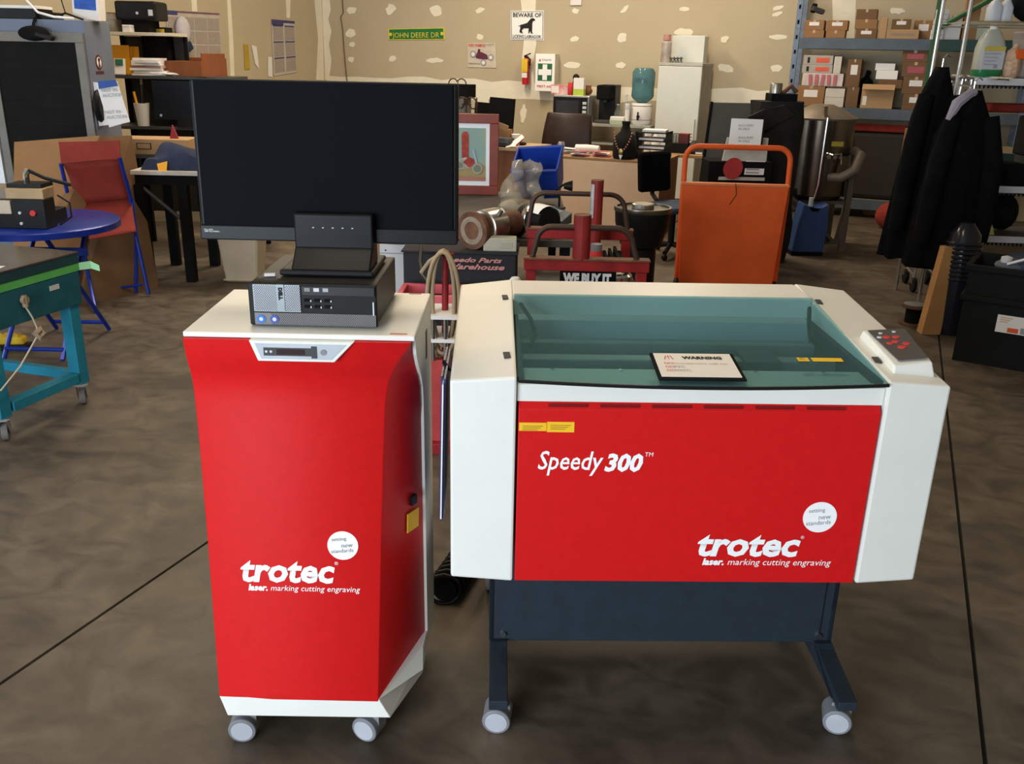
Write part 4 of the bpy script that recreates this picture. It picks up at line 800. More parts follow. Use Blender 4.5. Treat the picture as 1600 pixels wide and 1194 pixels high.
# ---------------------------------------------------------------- wooden desk and office chair
DY = 8.45; DZ = .725; x0 = -3.0; x1 = PY(1033,253,DY).x
T = thing('wooden_desk', 'birch plywood desk with a plain front panel behind the red trolley', 'desk', (x0, DY, 0))
L_ = x1-x0
MB().bx(0, L_, 0, .75, DZ-.025, DZ).build('top', mat('desk_top_wood', (.34, .19, .09), .5, 0, .15, 4), T, bevel=.003); MB().bx(.0, L_-.03, .0, .02, .06, DZ-.025).build('modesty_panel', WOOD, T)
for x in (0, L_-.03): MB().bx(x, x+.03, .02, .72, 0, DZ-.025).build('side_panel', WOODD, T)
MB().bx(L_-.028, L_, -.004, .022, 0, DZ-.02).build('edge_strip', WOOD, T)
def onD(px, py): p = G(px, py, DZ); return p
def desk(px, dy): p = PY(px, 250, DY+dy); return V((p.x, DY+dy, DZ))
T = thing('drink_can', 'silver drink can standing at the left of the wooden desk', 'can', desk(876,.12)); MB().lathe([(0,0), (.027,0), (.033,.012), (.033,.105), (.027,.12), (0,.12)], n=16).build('can', mat('can_silver', (.45, .45, .5), .35, .6, .3, 20), T, smooth=True); MB().lathe([(0,.12), (.027,.12), (.025,.123), (0,.123)], n=16).build('lid', CHROME, T)
rr = random.Random(11)
for k, (px, dy, m_, lab) in enumerate(((892,.30,PAPER,'white paper sheets at the left end of the wooden desk'), (910,.10,mat('magenta_mag', (.35,.12,.16), .5),'dark pink magazines heaped on the wooden desk'), (940,.16,mat('red_leaflet', (.45,.08,.08), .6),'red leaflets lying near the necklace stand'))):
    T = thing('paper_pile', lab, 'papers', desk(px, dy)); 
    for j in range(3): MB().rbox((rr.uniform(-.03,.03), rr.uniform(-.03,.03), .010+.019*j), (.17-.02*j, .12, .004), (rr.uniform(-.02,.05), rr.uniform(-.08,.08), rr.uniform(-.3,.3))).build('sheet', m_ if j != 1 else PAPER, T)
T = thing('paper_scroll', 'rolled grey and white brochure on the wooden desk', 'paper', desk(917,.42)); MB().lathe([(.035,-.12), (.04,0), (.035,.12)], n=16, ax='x').build('roll', PAPER, T, smooth=True, solid=.003); T.location.z += .04; MB().bx(-.1, .12, -.05, .05, -.038, -.034).build('flap', mat('magenta_mag', (.35,.12,.16), .5), T)
# necklace bust
T = thing('necklace_stand', 'black velvet necklace bust with a bead necklace on the desk', 'jewellery stand', desk(975,.10)); BV = mat('black_velvet', (.008, .007, .007), .95); h = .34
MB().lathe([(.0,0), (.10,0), (.11,.02), (.115,.12), (.10,.2), (.05,.25), (.035,.30), (.04,h), (0,h)], n=20).build('bust', BV, T, smooth=True)
for i in range(17):
    a = -PI*.05-PI*.9*i/16; x = .085*math.cos(a); z = .20+.13*math.sin(a); yb = -math.sqrt(max(.0004, .118**2-x*x))-.004
    MB().ball((x, yb, max(z, .05)+.06*abs(x)/.085), .008, 8, 6).build('bead', mat('red_white_bead', (.5, .2, .15), .4, 0, .4, 90), T)
pd = MB().ball((0, -.128, .075), (.022, .008, .028)).build('pendant', mat('gold_bead', (.5, .36, .12), .3, .8), T); MB().prism([(-.018,.045), (.018,.045), (0,.0)], 'y', -.132, -.124).build('pendant_tip', INKW, T)
# paper tray
T = thing('paper_tray', 'black three tier letter tray holding white paper on the desk', 'tray', desk(1019,.30))
for k in range(4): MB().bx(-.15, .15, -.12, .14, .01+.075*k, .018+.075*k).build('shelf', BLK, T)
for x in (-.15, .142): MB().bx(x, x+.008, -.12, .14, 0, .25).build('side', BLK, T)
for k in range(3): MB().rbox((.01, -.01, .032+.075*k), (.24, .22, .018), (0, 0, .1-.08*k)).build('paper', PAPER, T)
solo('white_pad', MB().bx(-.11, .11, -.1, .1, 0, .02), PAPER, 'white pad lying on top of the letter tray', 'paper', desk(1021,.30)+V((0,0,.243+.003)), .1, bevel=.002)
# second table with basket and phone
SY = 9.6; sz = PY(1060,240,SY).z; sx0, sx1 = PY(1005,235,SY).x, PY(1110,235,SY).x
T = thing('side_desk', 'brown wood table behind the desk in front of the refrigerator', 'table', (sx0, SY, 0))
MB().bx(0, sx1-sx0, -.1, .6, sz-.03, sz).build('top', mat('desk_top_wood', (.34, .19, .09), .5, 0, .15, 4), T, bevel=.003)
for x in (.02, sx1-sx0-.06):
    for y in (-.08, .54): MB().bx(x, x+.04, y, y+.04, 0, sz-.03).build('leg', WOODD, T)
sd = lambda px, dy: V((PY(px, 235, SY+dy).x, SY+dy, sz))
T = thing('letter_basket', 'dark mesh basket with red papers beside the refrigerator', 'basket', sd(1060,.1))
MB().bx(-.11, .11, -.08, .10, 0, .10).build('base_box', BLK, T)
for z in (.12, .15, .18):
    MB().bx(-.11, .11, -.083, -.078, z, z+.008).build('rail', DGR, T); MB().bx(-.11, .11, .098, .103, z, z+.008).build('rail', DGR, T)
for k in range(8): MB().bx(-.11+.03*k, -.103+.03*k, -.082, -.077, .1, .19).build('wire', DGR, T)
MB().bx(.0, .1, -.05, .05, .1, .195).build('red_papers', mat('dull_red', (.3, .03, .04), .7), T)
T = thing('desk_telephone', 'black desk telephone beside the mesh basket', 'telephone', sd(1090,.1)); MB().hexa([(-.1,-.1,0),(.1,-.1,0),(.1,.1,0),(-.1,.1,0),(-.1,-.1,.03),(.1,-.1,.03),(.1,.1,.09),(-.1,.1,.09)]).build('base', BLK, T, bevel=.005); MB().rbox((-.06,0,.085), (.05,.2,.03), (.3,0,0)).build('handset', DGR, T, bevel=.01); MB().bx(.0, .07, -.103, -.099, .005, .025).build('display', PAPER, T)
T = thing('spray_bottles', 'small white bottles with blue caps behind the letter tray', 'bottle', sd(1024,.05)); MB().lathe([(0,0), (.05,0), (.05,.14), (.02,.18), (.02,.2), (0,.2)], n=14).build('bottle', PAPER, T, smooth=True); MB().cyl((0,0,.2), (0,0,.225), .025, n=10).build('cap', mat('cap_blue', (.05,.06,.2), .5), T); MB().lathe([(0,0), (.035,0), (.035,.2), (0,.22)], (-.09,0,0), n=12).build('second_neck', PAPER, T)
# office chair
OY = 9.55
c, w, h = fitY(846,178,921,258,OY)
T = thing('office_chair', 'dark brown leather office chair behind the wooden desk', 'chair', (c.x, OY, 0), .0)
LEA = mat('brown_leather', (.022, .010, .008), .38, 0, .3, 14, .2); zt = PY(884,178,OY).z
def bk(u, v):
    x = (u-.5)*w*(1-.10*v+.06*math.sin(PI*v)); return (x, -.03*math.sin(PI*u)-.03*math.sin(PI*v)+.10*(v), .45+(zt-.45)*v)
MB().grid(bk, 10, 10).build('backrest', LEA, T, solid=.09, smooth=True, bevel=.02)
MB().bx(-w*.45, w*.45, .08, .52, .42, .52).build('seat', LEA, T, bevel=.03)
for s in (-1, 1): MB().tube([(s*w*.46,.05,.60), (s*w*.52,.2,.68), (s*w*.52,.38,.66), (s*w*.45,.42,.5)], .022, 8).build('arm', BLK, T)
MB().cyl((0,.3,.08), (0,.3,.42), .03, n=12).build('column', DGR, T)
for k in range(5):
    a = 2*PI*k/5+.2; MB().tube([(0,.3,.1), (.28*math.cos(a),.3+.28*math.sin(a),.07)], .022, 8).build('base_arm', BLK, T); MB().ball((.28*math.cos(a),.3+.28*math.sin(a),.03), .03, 10, 6).build('caster', BLK, T)
# left desk with monitors
LDY = 9.0; p0, p1 = PY(690,232,LDY), PY(842,232,LDY)
T = thing('corner_desk', 'pale wood desk with monitors left of the office chair', 'desk', (p0.x, LDY, 0)); LZ_ = .74
MB().bx(0, p1.x-p0.x, -.25, .38, LZ_-.03, LZ_).build('top', mat('pale_desk_wood', (.46, .32, .18), .5, 0, .1, 4), T, bevel=.003)
for x in (.0, p1.x-p0.x-.03): MB().bx(x, x+.03, -.2, .36, 0, LZ_-.03).build('side_panel', WOODD, T)
MB().bx(.03, p1.x-p0.x-.03, -.18, -.16, .1, LZ_-.03).build('front_panel', WOODD, T)
ld = lambda px, dy: V((PY(px, 220, LDY+dy).x, LDY+dy, LZ_))
for px0, px1, py0, dy, lab in ((763,803,153,.14,'larger black monitor seen from behind above the framed picture'), (741,768,160,.27,'smaller black monitor behind the larger one at the corner desk')):
    c, w, h = fitY(px0, py0, px1, 205, LDY+dy); T = thing('desk_monitor', lab, 'monitor', (c.x, LDY+dy, LZ_), -.1); zt = PY((px0+px1)/2, py0, LDY+dy).z-LZ_
    MB().rbox((0, 0, zt/2+.04), (w, .04, zt-.08), (-.06, .04, 0)).build('housing', MBLK, T, bevel=.006); MB().bx(-.03, .03, .0, .05, .0, zt*.5).build('neck', BLK, T); MB().bx(-.12, .12, -.05, .14, 0, .015).build('foot', BLK, T, bevel=.004)
T = thing('kraft_packet', 'small open brown cardboard box on the corner desk', 'box', ld(786,-.0)); MB().bx(-.10, .08, -.06, .06, 0, .16).build('body', CARD, T); MB().rbox((.02,-.07,.18), (.14,.004,.10), (.5,.3,0)).build('flap', CARD2, T)
T = thing('grey_pouch', 'dark grey pouch lying beside the small brown box', 'pouch', ld(788,-.17)); MB().rbox((0,0,.05), (.20,.12,.09)).build('body', DGR, T, bevel=.03); MB().bx(-.07, .07, -.063, -.058, .05, .056).build('zip', MGR, T)
T = thing('white_cup', 'white paper cup at the edge of the corner desk', 'cup', ld(806,.02)); MB().lathe([(0,0), (.035,0), (.045,.11), (.042,.11), (.033,.005), (0,.005)], n=16).build('cup', PAPER, T, smooth=True); MB().lathe([(.045,.105),(.047,.11),(.045,.115)], n=16).build('rim', PAPER, T)
T = thing('computer_mouse', 'black computer mouse on the corner desk', 'mouse', ld(816,.1)); MB().ball((0,0,.016), (.05,.035,.018)).build('shell', BLK, T, smooth=True); MB().bx(-.03, -.01, -.004, .004, .028, .034).build('wheel', DGR, T)
T = thing('torn_paper', 'crumpled white paper with a red strip on the corner desk', 'paper', ld(807,-.19)+V((0,0,0))); MB().add([(-.1,-.05,.0),(.02,-.07,.02),(.10,-.02,.10),(.04,.04,.13),(-.03,.02,.07),(-.09,.03,.05)], [(0,1,4,5),(1,2,3,4)]).build('sheet', PAPER, T, solid=.003); MB().add([(.02,-.075,.03),(.10,-.03,.11),(.11,-.02,.115),(.03,-.065,.02)], [(0,1,2,3)]).build('red_strip', INKR, T, solid=.002)
# scroll ironwork and black speaker on a rack behind the picture
RY = 8.35; rz_ = PY(715,180,RY).z
T = thing('wire_rack', 'dark bench with wrought iron scrolls behind the framed picture', 'rack', (PY(672,180,RY).x, RY, 0)); w = PY(748,180,RY).x-PY(672,180,RY).x
MB().bx(0, w, 0, .28, rz_-.03, rz_).build('shelf', DGR, T)
for x in (0, w-.03):
    for y in (0, .25): MB().bx(x, x+.03, y, y+.03, 0, rz_-.03).build('post', DGR, T)
MB().bx(w*.25, w*.62, .08, .26, rz_, rz_+.16).build('crate', mat('dim_grey_box', (.16, .15, .14), .6), T)
IR = mat('wrought_iron', (.06, .035, .025), .5, .5)
for cx, s in ((w*.62, 1), (w*.84, -1)):
    pts = [(cx+s*(.085-.0045*k)*math.cos(k*.42), .03, rz_+.10+(.085-.0045*k)*math.sin(k*.42)) for k in range(17)]; MB().tube(pts, .008, 6).build('scroll', IR, T)
MB().tube([(w*.3,.03,rz_+.02), (w*.98,.03,rz_+.012)], .01, 6).build('bottom_bar', IR, T)
for cx in (w*.45, w*.72, w*.93): MB().tube([(cx,.03,rz_), (cx,.03,rz_+.17)], .007, 6).build('bar', IR, T)
T = thing('black_speaker', 'black box with a yellow cable on top of the iron rack', 'speaker', (PY(708,150,RY).x, RY+.17, rz_+.16)); h = PY(705,131,RY+.17).z-(rz_+.16)
MB().bx(-.17, .13, -.08, .08, 0, h).build('body', MBLK, T, bevel=.004); MB().tube([(-.1,-.085,h*.4), (-.04,-.09,h*.8), (-.02,-.03,h+.012)], .006, 6).build('yellow_cable', mat('tan_yellow', (.5,.4,.15), .6), T)
for cx in (-.08, .01): MB().tube(arc((cx,0,h), .05, 0, PI, 8), .006, 6).build('wire_loop', IR, T)
# ---------------------------------------------------------------- middle bench with the picture, crate and metal parts
BZ = .60
T = thing('low_bench', 'low dark bench piled with parts behind the laser engraver', 'bench', CW(-.95, 5.34), A)
MB().bx(0, 1.30, 0, 2.0, BZ-.04, BZ).build('top', mat('dark_bench_top', (.07, .06, .05), .7), T, bevel=.003)
for x in (.02, 1.22):
    for y in (.03, 1.9): MB().bx(x, x+.06, y, y+.06, 0, BZ-.04).build('leg', MBLK, T)
# black tool chest standing before it with a printed cloth
T = thing('tool_chest', 'black chest covered by a dark mat with pink script lettering', 'chest', CW(-.62, 4.98), A-.03)
MB().bx(0, .63, .0, .32, .05, BZ-.01).build('body', mat('charcoal_cloth', (.022, .022, .026), .85), T, bevel=.01)
MB().bx(-.01, .64, -.008, .32, BZ-.012, BZ).build('mat', mat('charcoal_cloth', (.022, .022, .026), .85), T, bevel=.004)
for x in (.05, .55):
    for y in (.04, .26): MB().cyl((x,y,0), (x,y,.05), .025, n=10).build('foot', BLK, T)
PINK = mat('pink_print', (.52, .24, .22), .7)
text(T, 'Speedo Parts', PINK, (.22, -.010, .545), (1,0,0), (0,0,1), .05, width=.33, height=.036, shear=.4, bold=.0015)
text(T, 'Warehouse', PINK, (.23, -.010, .505), (1,0,0), (0,0,1), .05, width=.32, height=.032, shear=.4, bold=.0015)
T = thing('pink_frame', 'low pink and red metal frame in front of the black chest', 'frame', CW(-.62, 4.62), A-.03)
PKM = mat('pink_enamel', (.62, .10, .13), .45); fz_ = .435
for a in ((0,.66,0,.03,fz_-.05,fz_), (0,.66,.25,.28,fz_-.05,fz_), (0,.03,.03,.25,fz_-.05,fz_), (.63,.66,.03,.25,fz_-.05,fz_)): MB().bx(*a).build('rail', PKM, T, bevel=.003)
MB().rbox((.45,.14,fz_-.02), (.42,.03,.03), (0,0,.5)).build('cross_rail', REDP, T)
for x in (0, .63):
    for y in (0, .25): MB().bx(x, x+.03, y, y+.03, 0, fz_-.05).build('leg', REDP, T)
T = thing('white_label_jar', 'small white jar with a brown printed label beside the red trolley', 'jar', CW(.015, 4.62+.02, fz_), A); T.location = PD(805,441,4.66); T.location.z = fz_
MB().lathe([(0,0), (.03,0), (.032,.01), (.032,.085), (.02,.1), (0,.1)], n=18).build('jar', PAPER, T, smooth=True); MB().bx(-.016, .016, -.034, -.029, .03, .075).build('jar_label', mat('brown_label', (.3,.15,.06), .6), T)
# foam slab
T = thing('foam_block', 'pale grey foam slab resting on the black chest', 'foam', CW(-.075, 5.06, BZ), A+.0)
MB().prism([(-.10,.0), (.085,-.0), (.085,.075), (-.06,.075), (-.10,.04)], 'y', -.065, .02).build('slab', mat('grey_foam', (.42, .40, .32), .85, 0, .08, 20, .2), T, bevel=.006); MB().bx(.0, .06, -.068, -.065, .02, .05).build('dent', mat('foam_mark', (.36, .34, .27), .85), T)
# pipe flange assembly
T = thing('pipe_flange', 'rusty flanged metal pipe clamp with a chrome band on the black chest', 'pipe fitting', CW(-.125, 5.20, BZ), A-.62)
r0 = .105
MB().lathe([(.075,-.20), (r0,-.20), (r0,-.175), (.085,-.17), (.085,-.10), (.075,-.10)], (0,0,r0), n=32, ax='y').build('flange', RUST, T, smooth=True)
MB().lathe([(.0,-.185), (.045,-.185), (.05,-.203), (.078,-.203), (.078,-.18), (0,-.18)], (0,0,r0), n=28, ax='y').build('flange_face', mat('tarnished_steel', (.34, .27, .20), .45, .5, .3, 20), T)
MB().lathe([(.09,-.11), (.098,-.105), (.098,.03), (.09,.035), (0,.035)], (0,0,r0+.005), n=32, ax='y').build('chrome_band', mat('dull_chrome', (.55, .50, .44), .28, 1, .2, 8), T, smooth=True)
MB().lathe([(.07,.03), (.072,.2), (0,.2)], (0,0,r0), n=24, ax='y').build('pipe', RUST, T, smooth=True); MB().cyl((.06,-.04,r0+.07), (.09,-.04,r0+.11), .014, n=8).build('bolt', STEEL, T)
T = thing('black_hose', 'ribbed black hose lying behind the large monitor on the bench', 'hose', CW(-.50, 5.45, BZ), A+.1)
for k in range(16): MB().lathe([(.035,0), (.046,.008), (.035,.016)], (-.2+k*.017,0,.047), n=16, ax='x').build('rib', BLK, T)
MB().lathe([(0,0), (.036,0), (.036,.28), (0,.28)], (-.2,0,.047), n=16, ax='x').build('core', MBLK, T)
# picture in a reddish frame
c, w, h = fitD(690,181,778,306,7.05)
T = thing('framed_picture', 'red wood framed painting of a motorcycle leaning on the low bench', 'picture', CW(PD(731,306,7.05).dot(HR), 7.1, BZ), A)
w = .46; h = .605
FRW = mat('red_frame_wood', (.24, .045, .025), .4, 0, .15, 6); tl = .10
MB().rbox((0,.04,h-.035), (w,.03,.07)).build('top_rail', FRW, T, bevel=.005); MB().rbox((0,.04,.035), (w,.03,.07)).build('bottom_rail', FRW, T, bevel=.005)
for s in (-1, 1): MB().rbox((s*(w/2-.035),.04,h/2), (.07,.03,h-.14)).build('side_rail', FRW, T, bevel=.005)
MB().bx(-w/2+.06, w/2-.06, .045, .055, .06, h-.06).build('mount', INKW, T)
iw, ih = w-.20, h-.21
def at(u, v): return V((-iw/2+iw*u, .043, .105+ih*v))
cv = shape2(T, at, [(0,0),(1,0),(1,1),(0,1)], mat('painted_sky', (.22, .38, .40), .7, 0, .1, 5, col2=(.36, .42, .26)), 'canvas', .0005)
shape2(T, at, [(0,0),(1,0),(1,.28),(.8,.36),(.5,.30),(.2,.36),(0,.28)], mat('painted_earth', (.36, .25, .12), .8, 0, .2, 14, col2=(.42, .34, .14)), 'painted_ground', .003)
shape2(T, at, [(0,0),(1,0),(1,.08),(0,.1)], mat('painted_pink', (.42, .20, .14), .8), 'painted_foreground', .005)
shape2(T, at, [(.30,.40),(.29,.88),(.34,.93),(.46,.93),(.50,.88),(.50,.42)], mat('painted_red', (.38, .055, .035), .7, 0, .35, 25), 'painted_pump', .006)
shape2(T, at, [(.12,.30),(.18,.40),(.40,.45),(.55,.44),(.62,.36),(.60,.26),(.3,.22)], mat('painted_bike', (.45, .40, .36), .6, 0, .4, 30), 'painted_bike_body', .0075)
shape2(T, at, [(.34,.36),(.50,.46),(.66,.42),(.70,.30),(.5,.26)], mat('painted_red', (.38, .055, .035), .7), 'painted_tank', .009)
shape2(T, at, [(.60,.58),(.66,.62),(.78,.30),(.73,.27)], mat('painted_steel', (.36, .45, .5), .6), 'painted_fork', .010)
for u, v, r in ((.76,.24,.16), (.24,.30,.13)):
    disc2(T, at, u, v, r, iw/ih, mat('painted_tyre', (.40, .36, .30), .7), 'painted_tyre', .0115); disc2(T, at, u, v, r*.68, iw/ih, mat('painted_hub', (.20, .22, .16), .7), 'painted_hub', .013)
# blue crate tipped on the bench
T = thing('blue_crate', 'royal blue plastic crate with an orange tag tipped on the bench', 'crate', CW(.19, 6.75, BZ), A-.2)
M_ = Matrix.Rotation(.55, 3, 'X') @ Matrix.Rotation(-.10, 3, 'Y')
def wallp(a): 
    mb = MB().hexa(a); mb.v = [tuple(M_ @ V(p) + V((0, .06, .10))) for p in mb.v]; return mb
w0, d0, w1, d1, hh, t = .27, .22, .33, .28, .27, .008
def cr(s0, s1):
    return [(-s0[0],-s0[1],0), (s0[0],-s0[1],0), (s0[0],s0[1],0), (-s0[0],s0[1],0), (-s1[0],-s1[1],hh), (s1[0],-s1[1],hh), (s1[0],s1[1],hh), (-s1[0],s1[1],hh)]
o8 = cr((w0/2,d0/2), (w1/2,d1/2)); i8 = cr((w0/2-t,d0/2-t), (w1/2-t,d1/2-t))
for a, b in ((0,1), (1,2), (2,3), (3,0)): wallp([o8[a], o8[b], i8[b], i8[a], o8[a+4], o8[b+4], i8[b+4], i8[a+4]]).build('side', BLUE, T)
wallp([(x, y, z+(t if i > 3 else 0)) for i, (x, y, z) in enumerate(o8[:4]+o8[:4])]).build('bottom', BLUE, T)
for a, b in ((0,1), (1,2), (2,3), (3,0)):
    p, q_ = V(o8[a+4]), V(o8[b+4]); mb = MB().tube([p, q_], .010, 6); mb.v = [tuple(M_ @ V(v) + V((0,.06,.10))) for v in mb.v]; mb.build('rim', BLUE, T)
MB().rbox((-.02,-.085,.06), (.055,.004,.075), (.35,.15,0)).build('price_tag', ORT, T)
# clear bag draped in front of the crate
def drap(u, v):
    x = (u-.5)*.30*(1.1-.55*v); z = .02+.33*v; y = -.05+.05*math.sin(9*u+3*v)+.03*math.sin(14*v)+.06*v
    return (x+.06*v+.015*math.sin(17*u+11*v), y+.08*abs(u-.5), z+.012*math.sin(13*u-7*v))
bagT = thing('plastic_bag', 'crumpled clear plastic bag hanging over the blue crate', 'bag', CW(.015, 6.30, BZ), A+.1)
MB().grid(drap, 16, 14).build('front', BAG, bagT, smooth=True)
MB().grid(lambda u, v: V(drap(u, v))+V((.01,.05+.05*math.sin(PI*u),-.005)), 16, 14).build('back', BAG, bagT, smooth=True); MB().ball((0,0,.05), (.13,.08,.05)).build('wrapped_part', mat('tan_part', (.34, .28, .2), .6), bagT, smooth=True)
# silver and black cylinder with white paper
T = thing('motor_unit', 'black and silver motor wrapped in a white paper sheet on the bench', 'motor', CW(.135, 5.56, BZ), A-1.0)
MB().lathe([(0,-.16), (.05,-.16), (.075,-.13), (.085,-.05), (.09,-.05), (.09,.03), (.08,.04), (.08,.13), (0,.13)], (0,0,.09), n=28, ax='x').build('body', BLK, T, smooth=True)
MB().lathe([(.091,-.05), (.0925,-.045), (.0925,-.01), (.091,-.005)], (0,0,.09), n=28, ax='x').build('steel_band', CHROME, T, smooth=True)
MB().ring([[(x, .094*math.cos(a), .09+.094*math.sin(a)) for a in [k*PI/12+.2 for k in range(10)]] for x in (.0, .12)], False, False).build('paper_wrap', INKW, T, solid=.002); MB().lathe([(0,-.19), (.04,-.19), (.042,-.16), (0,-.16)], (0,0,.09), n=20, ax='x').build('end_cap', DGR, T)
T = thing('camera_lens', 'black cylinder lens lying beside the motor unit', 'lens', CW(-.02, 5.46, BZ), A-.5); MB().lathe([(0,-.07), (.035,-.07), (.042,-.05), (.042,.06), (.036,.07), (0,.07)], (0,0,.043), n=20, ax='x').build('barrel', BLK, T, smooth=True); MB().lathe([(.0425,-.02), (.0445,-.015), (.0445,.015), (.0425,.02)], (0,0,.043), n=20, ax='x').build('grip', DGR, T)
T = thing('small_lamp', 'small black clip lamp beside the blue crate', 'lamp', CW(.31, 6.55, BZ), A); MB().tube([(0,0,0), (0,0,.08), (-.03,0,.13), (.03,0,.17)], .009, 6).build('arm', BLK, T); MB().lathe([(0,0), (.02,0), (.04,.06), (.037,.06), (0,.01)], (.03,0,.16), n=16, ax='x').build('shade', BLK, T, smooth=True); MB().lathe([(0,0), (.05,0), (.045,.012), (0,.012)], n=16).build('foot', DGR, T)
T = thing('control_pad', 'grey and blue control box with buttons lying at the end of the bench', 'controller', CW(.24, 5.95, BZ), A-.55); MB().hexa([(-.09,-.07,0),(.11,-.07,0),(.11,.07,0),(-.09,.07,0),(-.09,-.07,.05),(.11,-.07,.03),(.11,.07,.07),(-.09,.07,.10)]).build('body', mat('grey_blue_box', (.14,.17,.2), .5), T, bevel=.006); MB().bx(-.09, .11, -.075, -.07, .0, .03).build('blue_side', mat('box_blue', (.02,.06,.2), .5), T)
for k in range(4): MB().cyl((-.06+.04*k,0,.065), (-.06+.04*k,0,.082), .01, n=10).build('button', LGR, T)

# ---------------------------------------------------------------- red trolley
RZ = .705
T = thing('red_trolley', 'worn red steel trolley with two rusty loop handles behind the engraver', 'trolley', CW(.055, 4.32), A-.02)
RW, RD = .585, .86
for x in (.0, RW-.05):
    for y in (0, RD-.05): MB().bx(x, x+.05, y, y+.05, .08, RZ).build('post', REDP, T, bevel=.003)
for y in (-.006, RD-.056): MB().bx(-.01, RW+.01, y, y+.062, RZ-.052, RZ).build('end_rail', REDP, T, bevel=.004); MB().bx(-.012, RW+.012, y-.004, y+.066, RZ, RZ+.008).build('rust_cap', RUST, T)
for x in (0, RW-.05): MB().bx(x+.005, x+.045, .05, RD-.05, .46, .50).build('side_rail', REDP, T, bevel=.003)
MB().bx(.01, RW-.01, .01, RD-.01, .488, .50).build('lower_tray', mat('dark_tray', (.04,.035,.03), .6), T)
HN = mat('brown_handle_steel', (.075, .045, .035), .5, .5)
for y, x0, x1, hh in ((.025, .03, RW-.05, .155), (RD-.025, .0, RW-.02, .20)):
    r = .07; pts = [(x0,y,RZ+.004)]+arc((x0+r+.02,y,RZ+hh-r), r, PI*.95, PI/2, 6)+arc((x1-r*1.6,y,RZ+hh-r*1.3), r*1.3, PI/2, .05, 6)+[(x1,y,RZ+.004)]
    MB().tube(pts, .0145, 10).build('loop_handle', HN, T, smooth=True)
for x, y, r, z0, z1 in ((.265, .03, .042, RZ-.0, RZ+.215), (.37, RD-.20, .034, .50, RZ+.30)):
    p = MB().cyl((x,y,z0), (x,y,z1), r, n=20).build('red_pipe', mat('red_pipe_paint', (.24, .02, .02), .4, .1, .3, 8), T, bevel=.004); MB().lathe([(r*.7,z1-.02), (r*.7,z1+.001), (r*1.02,z1+.001), (r*1.02,z1-.004)], (x,y,0), n=20).build('pipe_rim', RUST, p)
MB().ring([[(.37+.0348*math.cos(a), RD-.20+.0348*math.sin(a), z) for a in [PI+k*.15 for k in range(8)]] for z in (RZ+.10, RZ+.28)], False, False).build('worn_patch', mat('bare_metal', (.5,.48,.47), .4, .5, .3, 20), T, solid=.001)
for x, y in ((.025,.025), (RW-.025,.025), (.025,RD-.025), (RW-.025,RD-.025)): MB().cyl((x-.012,y,.04), (x+.012,y,.04), .04, n=18).build('wheel', BLK, T)
tp = lambda x, y, z: Matrix.Rotation(A-.02, 3, 'Z') @ V((x, y, z)) + V(CW(.055, 4.32))
T = thing('shop_sign', 'black panel with ragged white lettering lying in the red trolley', 'sign', tp(.31, .13, .501), A-.02); MB().rbox((0,0,.07), (.28,.012,.13), (-.1,0,0)).build('panel', MBLK, T)
text(T, 'WE BUY IT', INKW, (-.12,-.012,.065), (1,0,0), (0,.1,1), .06, width=.24, height=.055, bold=.004)
T = thing('perforated_disc', 'chrome perforated drain disc lying in the red trolley', 'disc', tp(.45, .22, .501), A); MB().lathe([(.0,.09), (.08,.10), (.09,.09), (.09,.0), (.085,0), (.08,.08), (0,.08)], n=32).build('disc', CHROME, T, smooth=True)
for k in range(10): MB().cyl((.06*math.cos(k*.628),.06*math.sin(k*.628),.094), (.06*math.cos(k*.628),.06*math.sin(k*.628),.101), .011, n=8).build('hole', MBLK, T)
T = thing('red_bottle', 'small red spray bottle with a grey cap inside the trolley', 'bottle', tp(.365, .42, .501), A); MB().lathe([(0,0), (.035,0), (.037,.01), (.037,.14), (.03,.17), (0,.17)], n=18).build('bottle', INKR, T, smooth=True); MB().cyl((0,0,.17), (0,0,.205), .03, n=14).build('cap', MGR, T)
T = thing('iron_grates', 'stack of dark iron bars lying in the red trolley', 'iron bars', tp(.43, .58, .501), A-.02)
for k in range(7): MB().bx(-.09+.028*k, -.075+.028*k, -.15, .15, 0, .11+.012*(k % 3)).build('bar', MBLK, T)
MB().bx(-.095, .1, -.155, -.15, .06, .075).build('tie', RUST, T)
c = CW(.80, 5.75); T = thing('stock_pot', 'black kettle drum with a chrome rim behind the red trolley', 'pot', c, A); pz_ = PD(978,322,5.75).z
MB().lathe([(0,.0), (.10,.0), (.10,pz_-.26), (.13,pz_-.24), (.17,pz_-.1), (.175,pz_-.02), (0,pz_-.02)], n=28).build('pot', BLK, T, smooth=True); MB().lathe([(.176,pz_-.03), (.182,pz_-.02), (.18,pz_), (.165,pz_), (.165,pz_-.012), (0,pz_-.012)], n=28).build('rim', mat('dark_chrome', (.22,.2,.17), .3, .9), T, smooth=True)
MB().lathe([(0,pz_-.01), (.07,pz_-.01), (.07,pz_+.015), (.06,pz_+.02), (0,pz_+.02)], n=20).build('lid_dish', STEEL, T)

